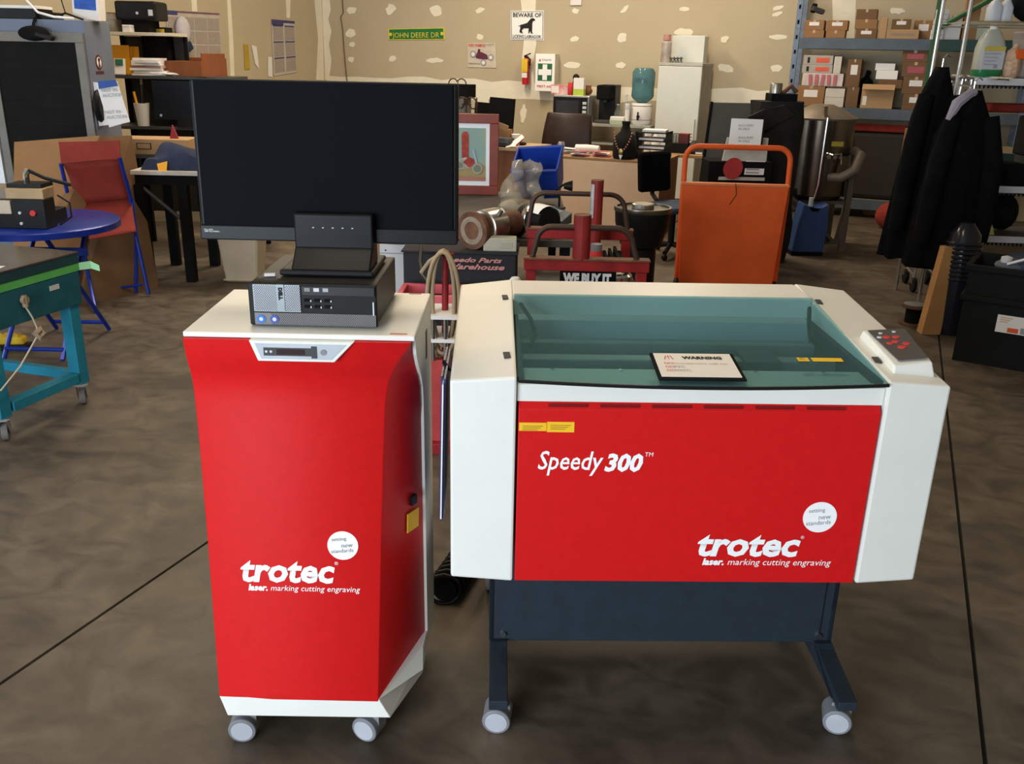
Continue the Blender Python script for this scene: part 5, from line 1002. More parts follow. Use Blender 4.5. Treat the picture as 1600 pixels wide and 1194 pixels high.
# ---------------------------------------------------------------- gap between cart and engraver: red jack stand with cable loop
T = thing('red_stand', 'red steel stand with a tall post between the cart and the engraver', 'stand', CW(-.32, 3.70), A); zt = PD(690,392,3.7).z
MB().bx(-.13, .10, -.12, .14, .0, .05).build('foot_plate', REDP, T, bevel=.003); MB().bx(-.10, .06, -.09, .10, .05, .42).build('box', mat('bright_worn_red', (.45,.05,.05), .5, 0, .2, 9), T, bevel=.004)
MB().cyl((.03,0,.42), (.035,.0,zt), .014, n=12).build('post', REDP, T); MB().bx(-.11, .10, -.10, .10, .50, .515).bx(-.11, .10, -.10, .10, .60, .615).build('rung_plate', PAPER, T)
for k in range(3): MB().cyl((-.06+.05*k,-.09,.42), (-.06+.05*k,-.09,.60), .010, n=8).build('rod', CHROME, T)
MB().cyl((.0,-.01,zt-.012), (.07,-.01,zt-.012), .008, n=8).build('hook', REDP, T)
T2 = thing('cable_loops', 'tan cable coil hanging on the post of the red stand', 'cable', CW(-.29, 3.685, zt), A); TC = mat('tan_cable', (.34,.25,.15), .5)
for k, (a, b, dy) in enumerate(((.052,.225,-.02), (.062,.235,-.034), (.045,.20,-.048), (.067,.215,-.06))):
    MB().tube([(a*math.sin(2*PI*j/28), dy, -b+.01+b*math.cos(2*PI*j/28)) for j in range(28)], .0085, 8, closed=True).build('loop', TC, T2, smooth=True)
MB().tube([(0,-.02,.005), (-.06,.0,-.04), (-.10,.05,-.10)], .008, 6).build('loose_end', TC, T2)
T = thing('exhaust_hose', 'black ribbed hose lying on the floor between cart and engraver', 'hose', CW(-.19, 2.75), A)
path = [V((.03+.10*math.sin(k*.09)-.04, -.30+k*.028, .055)) for k in range(26)]
MB().tube(path, .042, 12).build('core', MBLK, T, smooth=True)
for k in range(0, 26): 
    p = path[k]; MB().tube([p+V((.052*math.cos(a*PI/6), 0, .052*math.sin(a*PI/6))) for a in range(12)], .006, 6, closed=True).build('rib', BLK, T)
# blue document sleeve hung on the engraver's side
T = thing('document_sleeve', 'navy document sleeve hanging at the left side of the engraver', 'sleeve', CW(-.152, 2.02, .93), A+.02)
for k in range(2): MB().rbox((-.005-.008*k, .02+.02*k, -.17), (.004,.22,.36), (0,.02,0)).build('cover', mat('sleeve_navy', (.03,.04,.13), .35), T)
MB().rbox((-.009,.0,-.17), (.003,.2,.34), (0,.02,0)).build('pages', PAPER, T)
MB().tube([(.006,0,.0), (-.01,.02,.015), (-.012,.05,.0)], .004, 6).build('string', BLK, T)
# small things on the floor behind the red cart
T = thing('floor_plate', 'dark rubber plate lying on the floor behind the red cart', 'mat', G(655,425), A+.2); MB().bx(-.3, .3, -.18, .18, 0, .012).build('plate', MBLK, T, bevel=.004); MB().bx(-.2, .2, -.12, .12, .012, .016).build('grid', DGR, T)
T = thing('white_tray', 'white flat panel lying low behind the monitor stand', 'panel', CW(PD(650,395,6.2).dot(HR)-.03, 6.2, .0), A); T.location.z = 0
MB().bx(-.22, .20, 0, .02, .0, PD(650,383,6.2).z).build('panel', PAPER, T); MB().bx(-.22, .2, -.004, 0, PD(650,397,6.2).z, PD(650,396,6.2).z).build('edge', INKG, T)
for x in (-.18, .16): MB().cyl((x,-.001,PD(650,392,6.2).z), (x,-.004,PD(650,392,6.2).z), .006, n=8).build('screw', INKK, T)
q = [PD(658,384,5.0), PD(656,410,4.7), PD(660,432,4.4), PD(668,440,4.1), CW(-.36, 3.9, .05), CW(-.42, 3.7, .008), CW(-.55, 3.8, .008)]; c = q[0].copy()
solo('power_cable', MB().tube([p-c for p in q], .010, 8), BLK, 'thick black cable running down behind the red cart', 'cable', c, smooth=True)

# ---------------------------------------------------------------- orange cart
T = thing('orange_cart', 'orange platform truck standing on end with a tubular handle', 'cart', CW(1.52, 6.4), A-.06)
oz = PD(1150,290,6.4).z; ot = PD(1150,231,6.45).z; ow = .735
pn = MB().hexa([(-ow/2+.03,-.05,.10), (ow/2-.05,-.05,.10), (ow/2-.05,-.03,.10), (-ow/2+.03,-.03,.10), (-ow/2,.0,oz), (ow/2,.0,oz), (ow/2,.02,oz), (-ow/2,.02,oz)]).build('deck', ORG, T, bevel=.003)
MB().bx(-ow/2-.003, ow/2+.003, -.004, .06, oz-.006, oz+.012).build('top_lip', mat('faded_orange', (.70,.20,.07), .5), T, bevel=.003)
MB().tube([(.0,-.003,oz+.014), (.012,-.006,oz-.06), (-.03,-.012,oz-.13)], .0025, 5).build('string', BLK, T)
hp = [(-ow/2+.02,.02,.06), (-ow/2+.02,.08,oz-.1)]+arc((-ow/2+.11,.10,ot-.09), .09, PI, PI/2, 6)+arc((ow/2-.11+.03,.10,ot-.09), .09, PI/2, 0, 6)+[(ow/2+.01,.08,oz-.1), (ow/2-.02,.02,.06)]
MB().tube(hp, .019, 12).build('handle_frame', ORG, T, smooth=True)
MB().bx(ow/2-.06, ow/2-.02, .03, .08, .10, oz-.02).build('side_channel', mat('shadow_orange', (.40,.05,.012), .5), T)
for x in (-ow/2, ow/2-.05): MB().cyl((x,.0,.07), (x+.04,.0,.07), .07, n=24).build('wheel', BLK, T, bevel=.008); MB().cyl((x-.003,.0,.07), (x+.043,.0,.07), .03, n=14).build('wheel_hub', LGR, T)

# ---------------------------------------------------------------- black machine, panel and papers behind the orange cart
D_ = 8.15
T = thing('leaning_board', 'tall dark grey board leaning behind the orange cart', 'panel', CW(PD(1150,270,D_).dot(HR)-.04, D_), A)
zt = PD(1150,161,D_+.25).z; MB().hexa([(-.30,0,0), (.25,0,0), (.25,.03,0), (-.30,.03,0), (-.17,.28,zt), (.25,.28,zt), (.25,.31,zt), (-.17,.31,zt)]).build('board', mat('grey_board', (.10,.092,.08), .7), T, bevel=.005)
MB().hexa([(-.305,-.004,0), (-.285,-.004,0), (-.285,.034,0), (-.305,.034,0), (-.178,.276,zt+.005), (-.158,.276,zt+.005), (-.158,.314,zt+.005), (-.178,.314,zt+.005)]).build('edge_trim', MBLK, T)
T = thing('covered_machine', 'tall black cloth covered machine with a steel top behind the orange cart', 'machine', CW(PD(1205,300,7.70).dot(HR), 7.80), A)
zt = PD(1205,158,7.75).z; rg = random.Random(8); lp = []
for j in range(9):
    z = (zt)*j/8; lp.append([((.19-.012*j*0+.03*rg.uniform(-1,1)*(1 if j else .3))*(1 if abs(math.cos(a))>.5 else .9)*math.copysign(abs(math.cos(a))**.6, math.cos(a)), .17*math.copysign(abs(math.sin(a))**.6, math.sin(a))+.015*rg.uniform(-1,1), z) for a in [2*PI*k/18 for k in range(18)]])
MB().ring(lp).build('cover', mat('black_canvas', (.012,.010,.009), .8, 0, .4, 10, .3), T, smooth=True)
MB().prism([(-.17,zt-.25), (-.28,zt-.12), (-.16,zt-.06), (.0,zt-.02), (.1,zt-.1)], 'y', -.19, -.15).build('flap', mat('black_canvas', (.012,.010,.009), .8), T, bevel=.006)
MB().bx(-.09, .12, -.12, .08, zt-.02, zt+.06).build('top_box', MBLK, T, bevel=.005); MB().lathe([(0,zt+.06), (.05,zt+.06), (.05,zt+.13), (.045,zt+.14), (0,zt+.14)], (-.03,0,0), n=18).build('steel_cap', STEEL, T, smooth=True); MB().tube([(.03,0,zt+.06), (.09,0,zt+.12), (.14,0,zt+.07)], .02, 8).build('cap_hose', RUST, T)
zp = PD(1165,228,7.2).z
T = thing('black_cabinet', 'low black box carrying white papers and a round red badge', 'box', CW(PD(1160,280,7.2).dot(HR), 7.2), A)
MB().bx(-.27, .22, 0, .3, 0, zp-.12).build('body', MBLK, T, bevel=.006); MB().hexa([(-.19,-.01,zp-.26), (.17,-.01,zp-.26), (.17,.02,zp-.26), (-.19,.02,zp-.26), (-.12,.12,zp+.05), (.20,.12,zp+.05), (.20,.14,zp+.05), (-.12,.14,zp+.05)]).build('backboard', mat('cream_edge', (.5,.47,.42), .7), T)
e1 = V((.045,.13,.31)).normalized(); e0 = V((1,0,0)); bo_ = V((-.16,-.017,zp-.245))
bd = MB().add([bo_+V((.075,0,.075))+e0*(.075*math.cos(a))+e1*(.085*math.sin(a)) for a in [2*PI*k/24 for k in range(24)]], [tuple(range(24))]).build('red_badge', mat('badge_red', (.35,.03,.03), .5), T, solid=.004)
text(bd, 'DA', INKW, bo_+V((.10,0,.035)), e1, -e0, .09, width=.09, lift=.006)
lb = MB().add([bo_+V((.165,-.001,.03))+e0*u+e1*v for u, v in ((0,0),(.15,0),(.15,.11),(0,.11))], [(0,1,2,3)]).build('printed_label', PAPER, T, solid=.003)
for k in range(4): MB().add([bo_+V((.175,-.005,.03))+e0*u+e1*v for u, v in ((0,.012+.025*k),(.10,.012+.025*k),(.10,.024+.025*k),(0,.024+.025*k))], [(0,1,2,3)]).build('print_line', INKG, lb, solid=.001)
T = thing('notice_papers', 'white printed notice sheet propped behind the orange handle', 'papers', CW(PD(1164,228,7.16).dot(HR)+.0, 7.16, zp-.12), A)
def nq(px, py, dd): return Matrix.Rotation(-A, 3, 'Z') @ (PD(px, py, 7.16+dd)-T.location)
MB().add([nq(1138,228,.03), nq(1188,228,.03), nq(1193,187,.13), nq(1143,185,.13)], [(0,1,2,3)]).build('sheet', INKW, T, solid=.003); MB().add([nq(1142,228,.045), nq(1191,228,.045), nq(1196,189,.145), nq(1146,188,.145)], [(0,1,2,3)]).build('back_sheet', BLK, T, solid=.003)
for s_, py in (('INCLUDED', 198), ('IN SALE', 203.5), ('INCLUDED', 217), ('IN SALE', 222.5)):
    o_ = nq(1153,py,.03+.1*(228-py)/42); text(T, s_, INKG, o_, nq(1188,228,.03)-nq(1138,228,.03), nq(1143,185,.13)-nq(1138,228,.03), .04, width=.115 if len(s_) > 7 else .085, lift=.006)
# black chair with a blue seat
T = thing('task_chair', 'black task chair with a blue seat beside the wooden desk', 'chair', CW(PD(1055,300,7.7).dot(HR)+.03, 7.9), A+.6)
zs = .45; MB().bx(-.22, .22, -.2, .2, zs-.06, zs).build('seat', mat('steel_blue_cloth', (.05,.08,.14), .8), T, bevel=.03); MB().rbox((-.05,.22,zs+.25), (.36,.06,.34), (-.12,0,0)).build('backrest', BCLOTH, T, bevel=.03); MB().tube([(0,.18,zs-.03), (0,.28,zs+.05), (0,.26,zs+.25)], .02, 8).build('back_bar', BLK, T); MB().cyl((0,0,.08), (0,0,zs-.06), .028, n=12).build('column', BLK, T)
for k in range(5):
    a = 2*PI*k/5; MB().tube([(0,0,.1), (.25*math.cos(a),.25*math.sin(a),.065)], .02, 8).build('base_arm', BLK, T); MB().ball((.25*math.cos(a),.25*math.sin(a),.028), .028, 10, 6).build('caster', BLK, T)
# blue jug
T = thing('blue_canister', 'blue plastic canister with a notched top on the floor right of the orange cart', 'canister', G(1262,400)+HF*.1, A)
wj, hj = fitD(1235,320,1290,402,G(1262,400).dot(HF)+.02)[1:]
MB().prism([(-wj*.48,.03), (wj*.42,.03), (wj*.48,hj*.5), (wj*.42,hj), (wj*.22,hj*.93), (.0,hj*.91), (-wj*.18,hj*.96), (-wj*.28,hj), (-wj*.40,hj*.55)], 'y', -.1, .1).build('body', mat('dull_blue_plastic', (.035,.08,.24), .5), T, bevel=.015); MB().prism([(-wj*.15,hj*.93), (wj*.2,hj*.90), (wj*.12,hj*.85), (-wj*.05,hj*.85)], 'y', -.104, .0).build('dark_notch', MBLK, T); MB().cyl((0,0,hj*.9), (0,0,hj*1.08), .02, n=10).build('spout', LGR, T)
MB().bx(-wj*.48, wj*.42, -.1, .1, 0, .03).build('foot', MBLK, T)
# steel tank on a stand
D_ = 8.35; cx = PD(1288,200,D_).dot(HR); T = thing('steel_tank', 'dark stainless tank with a conical lid on an angle iron stand', 'tank', CW(cx, D_+.1), A)
zt = PD(1288,187,D_).z; za = PD(1288,164,D_).z; R_ = .29; TS = mat('smoky_stainless', (.15,.125,.10), .22, .95, .3, 3)
MB().lathe([(0,.42), (R_*.6,.42), (R_,.50), (R_,zt), (R_*.98,zt), (0,zt)], n=40).build('vessel', TS, T, smooth=True)
MB().lathe([(0,zt), (R_*1.04,zt), (R_*1.06,zt+.015), (R_*.75,zt+(za-zt)*.55), (R_*.3,za), (0,za)], n=40).build('lid', mat('dusty_lid', (.20,.165,.13), .5, .5, .15), T, smooth=True)
MB().tube([(-.05,-R_-.02,zt+.03), (-.06,-R_-.025,.6), (-.08,-R_-.02,.48)], .009, 8).build('level_tube', CHROME, T); MB().rbox((-.06,-R_+.03,zt+.07), (.03,.03,.12), (.3,-.2,0)).build('lid_clamp', mat('tan_clamp', (.3,.22,.15), .5, .5), T)
MB().bx(.02, .12, -R_-.012, -R_+.02, zt-.21, zt-.17).build('yellow_label', mat('mustard', (.45,.32,.04), .6), T)
MB().tube([(-.01,-R_+.01,zt-.27), (.03,-R_-.04,zt-.28), (.10,-R_-.04,zt-.27), (.11,-R_-.04,zt-.36)], .009, 8).build('valve_pipe', CHROME, T); 
for x in (.0, .05, .10): MB().cyl((x,-R_-.05,zt-.30), (x,-R_-.02,zt-.30), .016, n=10).build('valve_knob', STEEL, T)
MB().tube([(.05,-R_+.02,zt-.48), (.12,-R_-.06,zt-.47), (.22,-R_-.09,zt-.40), (.27,-R_-.05,zt-.28), (.27,-R_+.12,zt-.26)], .042, 14).build('elbow_duct', mat('tan_duct', (.20,.16,.125), .5, .3), T, smooth=True)
SGR = mat('angle_iron', (.13,.105,.08), .6, .3)
for x, y in ((-R_,-R_*.7), (R_*.9,-R_*.7), (-R_,R_*.7), (R_*.9,R_*.7)): MB().bx(x-.025, x+.025, y-.025, y+.025, 0, .55 if x < 0 else .72).build('stand_leg', SGR, T)
MB().tube([(-R_,-R_*.78,.50), (R_*.5,-R_*.78,.10)], .028, 4).build('brace', SGR, T); MB().bx(-R_*.5, R_*.9, -R_*.75, -R_*.68, .06, .11).build('bottom_bar', SGR, T); MB().bx(-R_, R_*.9, -R_*.7, R_*.7, .42, .45).build('platform', SGR, T)
T = thing('hose_bend', 'grey hose arching beside the steel tank', 'hose', CW(cx+.36, D_+.3), A); MB().tube([(0,0,0), (.04,0,.3), (.06,0,.7), (0,0,.98), (-.06,-.02,1.02)], .035, 10).build('hose', mat('grey_hose', (.13,.105,.085), .6), T, smooth=True); MB().bx(-.1, -.02, -.05, .04, 1.0, 1.05).build('clamp', mat('cream_board', (.58,.52,.42), .6), T)
# ---------------------------------------------------------------- blue rack with cartons
BY = 10.85; bz1 = PY(1350,60,BY).z; bz0 = PY(1370,170,BY).z; bx0 = PY(1240,100,BY).x; bx1 = bx0+2.3
T = thing('pallet_rack', 'blue grey steel rack loaded with cartons along the back wall', 'rack', (bx0, BY, 0))
RK = mat('rack_blue', (.09,.115,.15), .5, 0, .12); UPR = mat('upright_blue', (.16,.21,.30), .5, 0, .25, 30)
for x in (-.03, 2.27):
    for y in (0, .52): MB().bx(x, x+.055, y, y+.045, 0, 2.6).build('upright', UPR, T)
for k in range(16): MB().bx(-.012, .008, -.003, .002, .2+k*.15, .24+k*.15).build('slot', MBLK, T)
for z in (bz1, bz0, .2):
    MB().bx(.03, 2.27, 0, .03, z-.11, z).build('beam', RK, T, bevel=.002); MB().bx(.03, 2.27, .5, .53, z-.11, z).build('beam', RK, T); MB().bx(.03, 2.27, .03, .5, z-.02, z-.004).build('deck', mat('particle_board', (.25,.2,.14), .8), T)
def carton(label, px0, py0, px1, py1, z, m_=CARD, d=.25, dy=.03, lab=None, flap=False, rz=0, tape=True, name='carton', group='boxes on the blue rack', mb=None, sink=None):
    y = BY+dy; p0, p1 = PY(px0, py1, y), PY(px1, py1, y); w = (p1.x-p0.x)*.97; h = PY((px0+px1)/2, py0, y).z-PY((px0+px1)/2, py1, y).z
    T = thing(name, label, 'box', ((p0.x+p1.x)/2, y, z), rz, group); b = MB().bx(-w/2, w/2, 0, d, 0, h).build('body', m_, T, bevel=.004)
    if tape: MB().bx(-w*.06, w*.06, -.0012, d+.001, h-.03, h+.0012).build('tape', mat('tan_tape', (.45,.30,.15), .3), T)
    if lab: MB().bx(-w*.25, w*.25, -.002, 0, h*.45, h*.8).build('paper_label', PAPER, T)
    if flap: MB().rbox((0, -.03, h+.012), (w, .09, .004), (.6, 0, 0)).build('flap', m_, T)
    return T, w, h
STK = {}
Z1, Z0 = bz1, bz0
t, w, h = carton('lower carton at the left end of the top rack shelf', 1255,41,1288,53,Z1); carton('small labelled carton stacked at the left end of the top shelf', 1256,25,1288,41,Z1+h, lab=1)
t, w, h = carton('lower carton second from the left on the top shelf', 1290,41,1321,53,Z1); carton('labelled carton stacked second from the left on the top shelf', 1291,25,1325,41,Z1+h, lab=1)
t, w, h = carton('brown carton at the bottom of the three box stack on the top shelf', 1336,40,1370,55,Z1, CARD3, lab=1); t, w, h2 = carton('middle carton of the three box stack on the top shelf', 1335,25,1371,40,Z1+h, CARD); carton('dark carton topping the three box stack on the top shelf', 1337,9,1371,25,Z1+h+h2, CARD3)
carton('tall upright carton panel right of the three box stack', 1373,22,1384,55,Z1, CARD2, d=.12, tape=False)
t, w, h = carton('long pale carton with printed front on the top shelf', 1385,42,1436,57,Z1, CARD2, tape=False); text(t, 'PAPERWORKS', INKG, (-w*.42,-.001,h*.35), (1,0,0), (0,0,1), .05, width=w*.8, height=h*.28, lift=.003); carton('flat labelled carton on the long pale printed carton', 1392,26,1423,42,Z1+h, CARD3, lab=1)
carton('orange brown labelled carton right of the long pale carton', 1425,27,1457,57,Z1, CARD, d=.2, dy=.2, lab=1)
T = thing('dark_clump', 'dark crumpled object on top of the left stacked carton', 'object', (PY(1277,20,BY+.1).x, BY+.1, 0)); T.location.z = PY(1272,25,BY+.03).z+.01
MB().rbox((0,0,.05), (.14,.08,.05), (0,.3,.4)).build('block', DGR, T, bevel=.01); MB().rbox((-.04,0,.07), (.05,.06,.09), (.2,.2,0)).build('block', MBLK, T, bevel=.01)
# lower shelf
t, w, h = carton('orange brown carton with a white label at the left of the lower shelf', 1243,128,1287,160,Z0, CARD, d=.3, lab=1)
t2, w2, h2 = carton('white two tone box beside the orange brown carton', 1287,134,1318,163,Z0, mat('white_card', (.62,.58,.52), .8), d=.2, tape=False, name='white_box'); MB().bx(-w2/2-.001, w2/2+.001, -.001, .2, h2*.52, h2*.54).build('seam', INKG, t2)
zz = Z0+h; t, w, h1 = carton('clear bag of red and white sachets lying on the left cartons', 1252,108,1318,128,zz, mat('sachet_print', (.6,.5,.46), .4, 0, .2, 9), d=.25, tape=False, name='sachet_bag')
for k in range(5): MB().rbox((-w*.3+k*w*.15, -.008, h1*.5), (w*.08,.01,h1*.8), (0,.1*(k%3-1),0)).build('red_sachet', mat('sachet_red', (.5,.12,.12), .4), t)
zz2 = zz+h1; HZ = mat('hazard_red', (.75,.12,.06), .6); GC = mat('grey_card', (.42,.39,.35), .8)
t, w, h3 = carton('grey box with a red warning print under a matching box', 1253,91,1302,104,zz2, GC, d=.28, tape=False); MB().bx(-.02, w*.38, -.002, 0, h3*.25, h3*.75).build('red_print', HZ, t); MB().bx(-w*.36, -w*.28, -.002, 0, h3*.2, h3*.8).build('figure_print', INKK, t)
t, w, h4 = carton('grey box with a red warning print topmost of its stack', 1255,76,1303,91,zz2+h3, GC, d=.28, tape=False); MB().bx(-.02, w*.38, -.002, 0, h4*.25, h4*.75).build('red_print', HZ, t); MB().bx(-w*.36, -w*.28, -.002, 0, h4*.2, h4*.8).build('figure_print', INKK, t)
carton('narrow white upright box beside the red printed boxes', 1303,72,1315,99,zz2, mat('white_card', (.62,.58,.52), .8), d=.2, tape=False, name='white_box')
t, w, h5 = carton('open carton with a small white sticker mid lower shelf', 1343,133,1395,165,Z0, CARD2, d=.32, flap=True, tape=False); MB().bx(-w*.45, -w*.32, -.002, 0, h5*.15, h5*.6).build('sticker', PAPER, t)
t, w, h6 = carton('flat brown carton behind the open carton', 1372,119,1410,133,Z0+h5, CARD3, d=.25, dy=.08, tape=False)
t, w, h7 = carton('lower of two small white boxes on the lower shelf', 1368,105,1403,119,Z0+h5+h6, INKW, d=.16, dy=.1, tape=False, name='white_box'); carton('upper of two small white boxes on the lower shelf', 1367,95,1399,106,Z0+h5+h6+h7, INKW, d=.16, dy=.1, tape=False, name='white_box')
t, w, h8 = carton('dark carton with white tag between sachets and open carton', 1321,128,1340,160,Z0, CARD3, d=.25); t, w, h9 = carton('brown carton with a white tag above the dark carton', 1321,84,1343,128,Z0+h8, CARD3, d=.25, lab=1)
T = thing('black_bag', 'crumpled black plastic bag behind the open carton', 'bag', (PY(1355,130,BY+.36).x-.02, BY+.42, Z0)); MB().ball((0,0,.16), (.10,.06,.16)).build('bag', BLK, T, smooth=True); MB().tube([(0,0,.30), (.02,0,.38)], .025, 8).build('knot', BLK, T)
zz = Z0
for lab_, py0, py1, l_ in (('bottom carton of the tall stack at the right of the lower shelf',143,168,1), ('second carton of the tall stack at the right of the lower shelf',116,143,1), ('third carton of the tall stack with pink print',93,116,0), ('topmost carton of the tall stack with pink print',74,93,0)):
    t, w, h = carton(lab_, 1408,py0,1450,py1,zz, CARD3, d=.3, lab=l_); zz += h
    if not l_: MB().bx(-w*.3, w*.35, -.002, 0, h*.25, h*.7).build('pink_print', mat('pink_ink', (.4,.10,.12), .7), t)
# floor level boxes
T = thing('floor_carton', 'open cardboard carton on the floor under the blue rack', 'box', G(1372,337)+V((0,.12,0)), .15); MB().bx(-.18, .16, -.12, .14, 0, .22).build('body', CARD, T, bevel=.004); MB().rbox((-.03,-.16,.2), (.30,.004,.13), (.9,0,0)).build('flap', CARD2, T)
p = PY(1412,345,10.6); T = thing('tall_carton', 'tall brown carton standing behind the hanging black jackets', 'box', (p.x, 10.55, 0)); MB().bx(-.13, .25, 0, .25, 0, .98).build('body', CARD, T, bevel=.004); MB().bx(-.001+.05, .07, -.002, 0, 0, .98).build('tape', mat('tan_tape', (.45,.30,.15), .3), T)
T = thing('red_bundle', 'dark red cloth bundle on the floor by the tall carton', 'cloth', (PY(1398,300,10.3).x, 10.28, 0), .2); MB().ball((0,0,.13), (.16,.14,.14)).build('bundle', mat('dull_red_cloth', (.25,.03,.02), .9, 0, .2, 9, .3), T, smooth=True); MB().tube([(-.1,-.05,.2), (0,-.06,.28), (.1,0,.2)], .02, 6).build('fold', mat('dull_red_cloth', (.25,.03,.02), .9), T)
T = thing('sheet_cover', 'grey plastic sheet bundle stored under the lower rack beam', 'bundle', (PY(1390,200,10.95).x, 11.05, .2)); MB().bx(-.5, .45, -.12, .25, 0, .72).build('bundle', mat('dark_bundle', (.03,.025,.022), .7), T, bevel=.05); MB().bx(-.5, .45, -.13, -.10, .72, .80).build('red_cloth', mat('dull_red_cloth', (.25,.03,.02), .9), T, bevel=.02)

# ---------------------------------------------------------------- green frame rack
GY = 9.2; gx = PY(1462,60,GY).x
T = thing('green_rack', 'green steel rack frame rising behind the black jackets', 'rack', (gx, GY, 0)); GP = mat('green_paint', (.035,.11,.035), .5, 0, .2)
for x in (0, 1.3):
    for y in (0, .9): MB().bx(x-.022, x+.022, y, y+.045, 0, 2.6).build('upright', GP, T)
gz = PY(1500,62,GY).z
for z in (gz, .9): MB().bx(.02, 1.28, 0, .04, z-.09, z).build('beam', mat('dark_green_paint', (.02,.06,.05), .5), T); MB().bx(.02, 1.28, .9, .94, z-.09, z).build('beam', GP, T); MB().bx(.02, 1.28, .04, .9, z-.02, z-.005).build('deck', mat('particle_board', (.25,.2,.14), .8), T)
MB().tube([PY(1470,42,GY-.02)-V((gx,GY,0)), PY(1550,-2,GY-.3)-V((gx,GY,0))], .022, 6).build('diagonal_brace', GP, T)
gp = lambda px, dy: V((PY(px, 60, GY+dy).x, GY+dy, gz))
for px, w, h, m_, lab in ((1482,.16,.20,PAPER,'white carton on the green rack behind the chrome posts'), (1512,.12,.62,CARD,'tall orange brown carton on the green rack'), (1535,.13,.15,mat('pale_green_card', (.45,.5,.38), .7),'white and green carton behind the jug of green liquid')):
    T = thing('rack_carton', lab, 'box', gp(px,.25)); MB().bx(-w/2, w/2, -.12, .15, 0, h).build('body', m_, T, bevel=.004); MB().bx(-w*.06, w*.06, -.122, .151, h-.04, h+.001).build('tape', mat('tan_tape', (.45,.30,.15), .3), T)
for k, nm_ in enumerate(('lowest', 'middle', 'topmost')):
    T = thing('white_packet', nm_+' of three white packets stacked at the left end of the green rack', 'box', gp(1463,.05)+V((.008*k, 0, .082*k)), 0, 'white packets on the green rack'); MB().bx(-.05, .05, .0, .15, 0, .08).build('body', PAPER, T, bevel=.003); MB().bx(-.051, .051, -.001, .1, .038, .041).build('seam', INKG, T)

# ---------------------------------------------------------------- white wire shelf at the right edge
RD_ = 6.35; cxs = PD(1503,82,RD_).dot(HR)
zA, zB, zC = PD(1560,122,RD_).z, PD(1560,290,RD_).z, PD(1570,368,RD_).z
T = thing('wire_shelf', 'chrome wire shelving with white edges at the right side', 'shelf', CW(cxs, RD_), A-.06)
WED = mat('white_shelf_edge', (.60,.60,.64), .5); SWd = 1.1
for z, x_ in ((zA,.11), (zB,.0), (zC,.0)):
    MB().bx(x_, SWd, -.008, .0, z-.045, z).build('edge_strip', WED, T, bevel=.002)
    MB().bx(x_, SWd, .44, .45, z-.03, z-.01).build('rear_rail', CHROME, T)
    for k in range(int((SWd-x_)/.028)): MB().bx(x_+.01+k*.028, x_+.016+k*.028, -.004, .45, z-.06, z-.052).build('shelf_wire', MGR, T); MB().bx(x_+.008+k*.028, x_+.018+k*.028, -.006, -.002, z-.066, z-.045).build('wire_tip', MBLK, T)
    MB().bx(x_, SWd, .005, .44, z-.012, z-.002).build('liner', mat('shelf_liner', (.08,.075,.07), .6), T)
for x, y in ((0,-.02), (1.08,-.02), (-.012,.43), (1.08,.43)): MB().cyl((x,y+.01,.0), (x,y+.01,2.05), .0145, n=12).build('post', CHROME, T)
RS = Matrix.Rotation(A-.06, 3, 'Z'); rs = lambda x, y, z: RS @ V((x, y, z)) + V(CW(cxs, RD_))
def rsx(px, z): # local x along the shelf of a pixel column
    return (PD(px, 120 if z > 1.3 else 300, RD_+.1).dot(HR)-cxs)
# jug of green liquid
T = thing('cleaner_jug', 'white jug of green cleaning liquid on the top wire shelf', 'jug', rs(rsx(1538,zA), .12, zA), A)
jh = PD(1540,37,RD_+.1).z-zA; jw = .088
def sq(w, d, z, n=24): return [(w*math.copysign(abs(math.cos(a))**.55, math.cos(a)), d*math.copysign(abs(math.sin(a))**.55, math.sin(a)), z) for a in [2*PI*k/n for k in range(n)]]
MB().ring([sq(jw*.95,.062,0), sq(jw,.066,.012), sq(jw,.066,jh*.55), sq(jw*.85,.058,jh*.70), sq(jw*.5,.04,jh*.86), sq(jw*.36,.03,jh*.9)]).build('bottle', mat('milky_plastic', (.42,.42,.36), .4), T, smooth=True)
MB().ring([sq(jw*.965,.0635,.004), sq(jw*1.012,.067,.014), sq(jw*1.012,.067,.05)]).build('green_liquid', mat('green_liquid', (.02,.17,.06), .3), T, smooth=True)
lbj = MB().bx(-jw*.80, jw*.80, -.0695, -.0665, .055, jh*.58).build('jug_label', mat('jug_paper', (.50,.52,.56), .6), T); MB().bx(-jw*.80, jw*.80, -.071, -.069, jh*.50, jh*.58).build('yellow_band', mat('band_yellow', (.6,.45,.08), .6), lbj); MB().bx(jw*.1, jw*.4, -.071, -.069, .06, .085).build('dark_square', INKG, lbj)
for k in range(4): MB().bx(-jw*.65, jw*.5-.012*k, -.0705, -.069, jh*.44-.022*k, jh*.44-.022*k+.005).build('print_line', INKG, lbj)
MB().cyl((0,0,jh*.89), (0,0,jh), .024, n=16).build('cap', PAPER, T); MB().tube([(-jw*.42,-.0,jh*.86), (-jw*.75,-.0,jh*.74), (-jw*.82,-.0,jh*.58)], .012, 8).build('handle', mat('milky_plastic', (.42,.42,.36), .4), T)
T = thing('pasta_bag', 'clear bag of pale orange shavings beside the green jug', 'bag', rs(rsx(1573,zA), .10, zA), A); rg = random.Random(2)
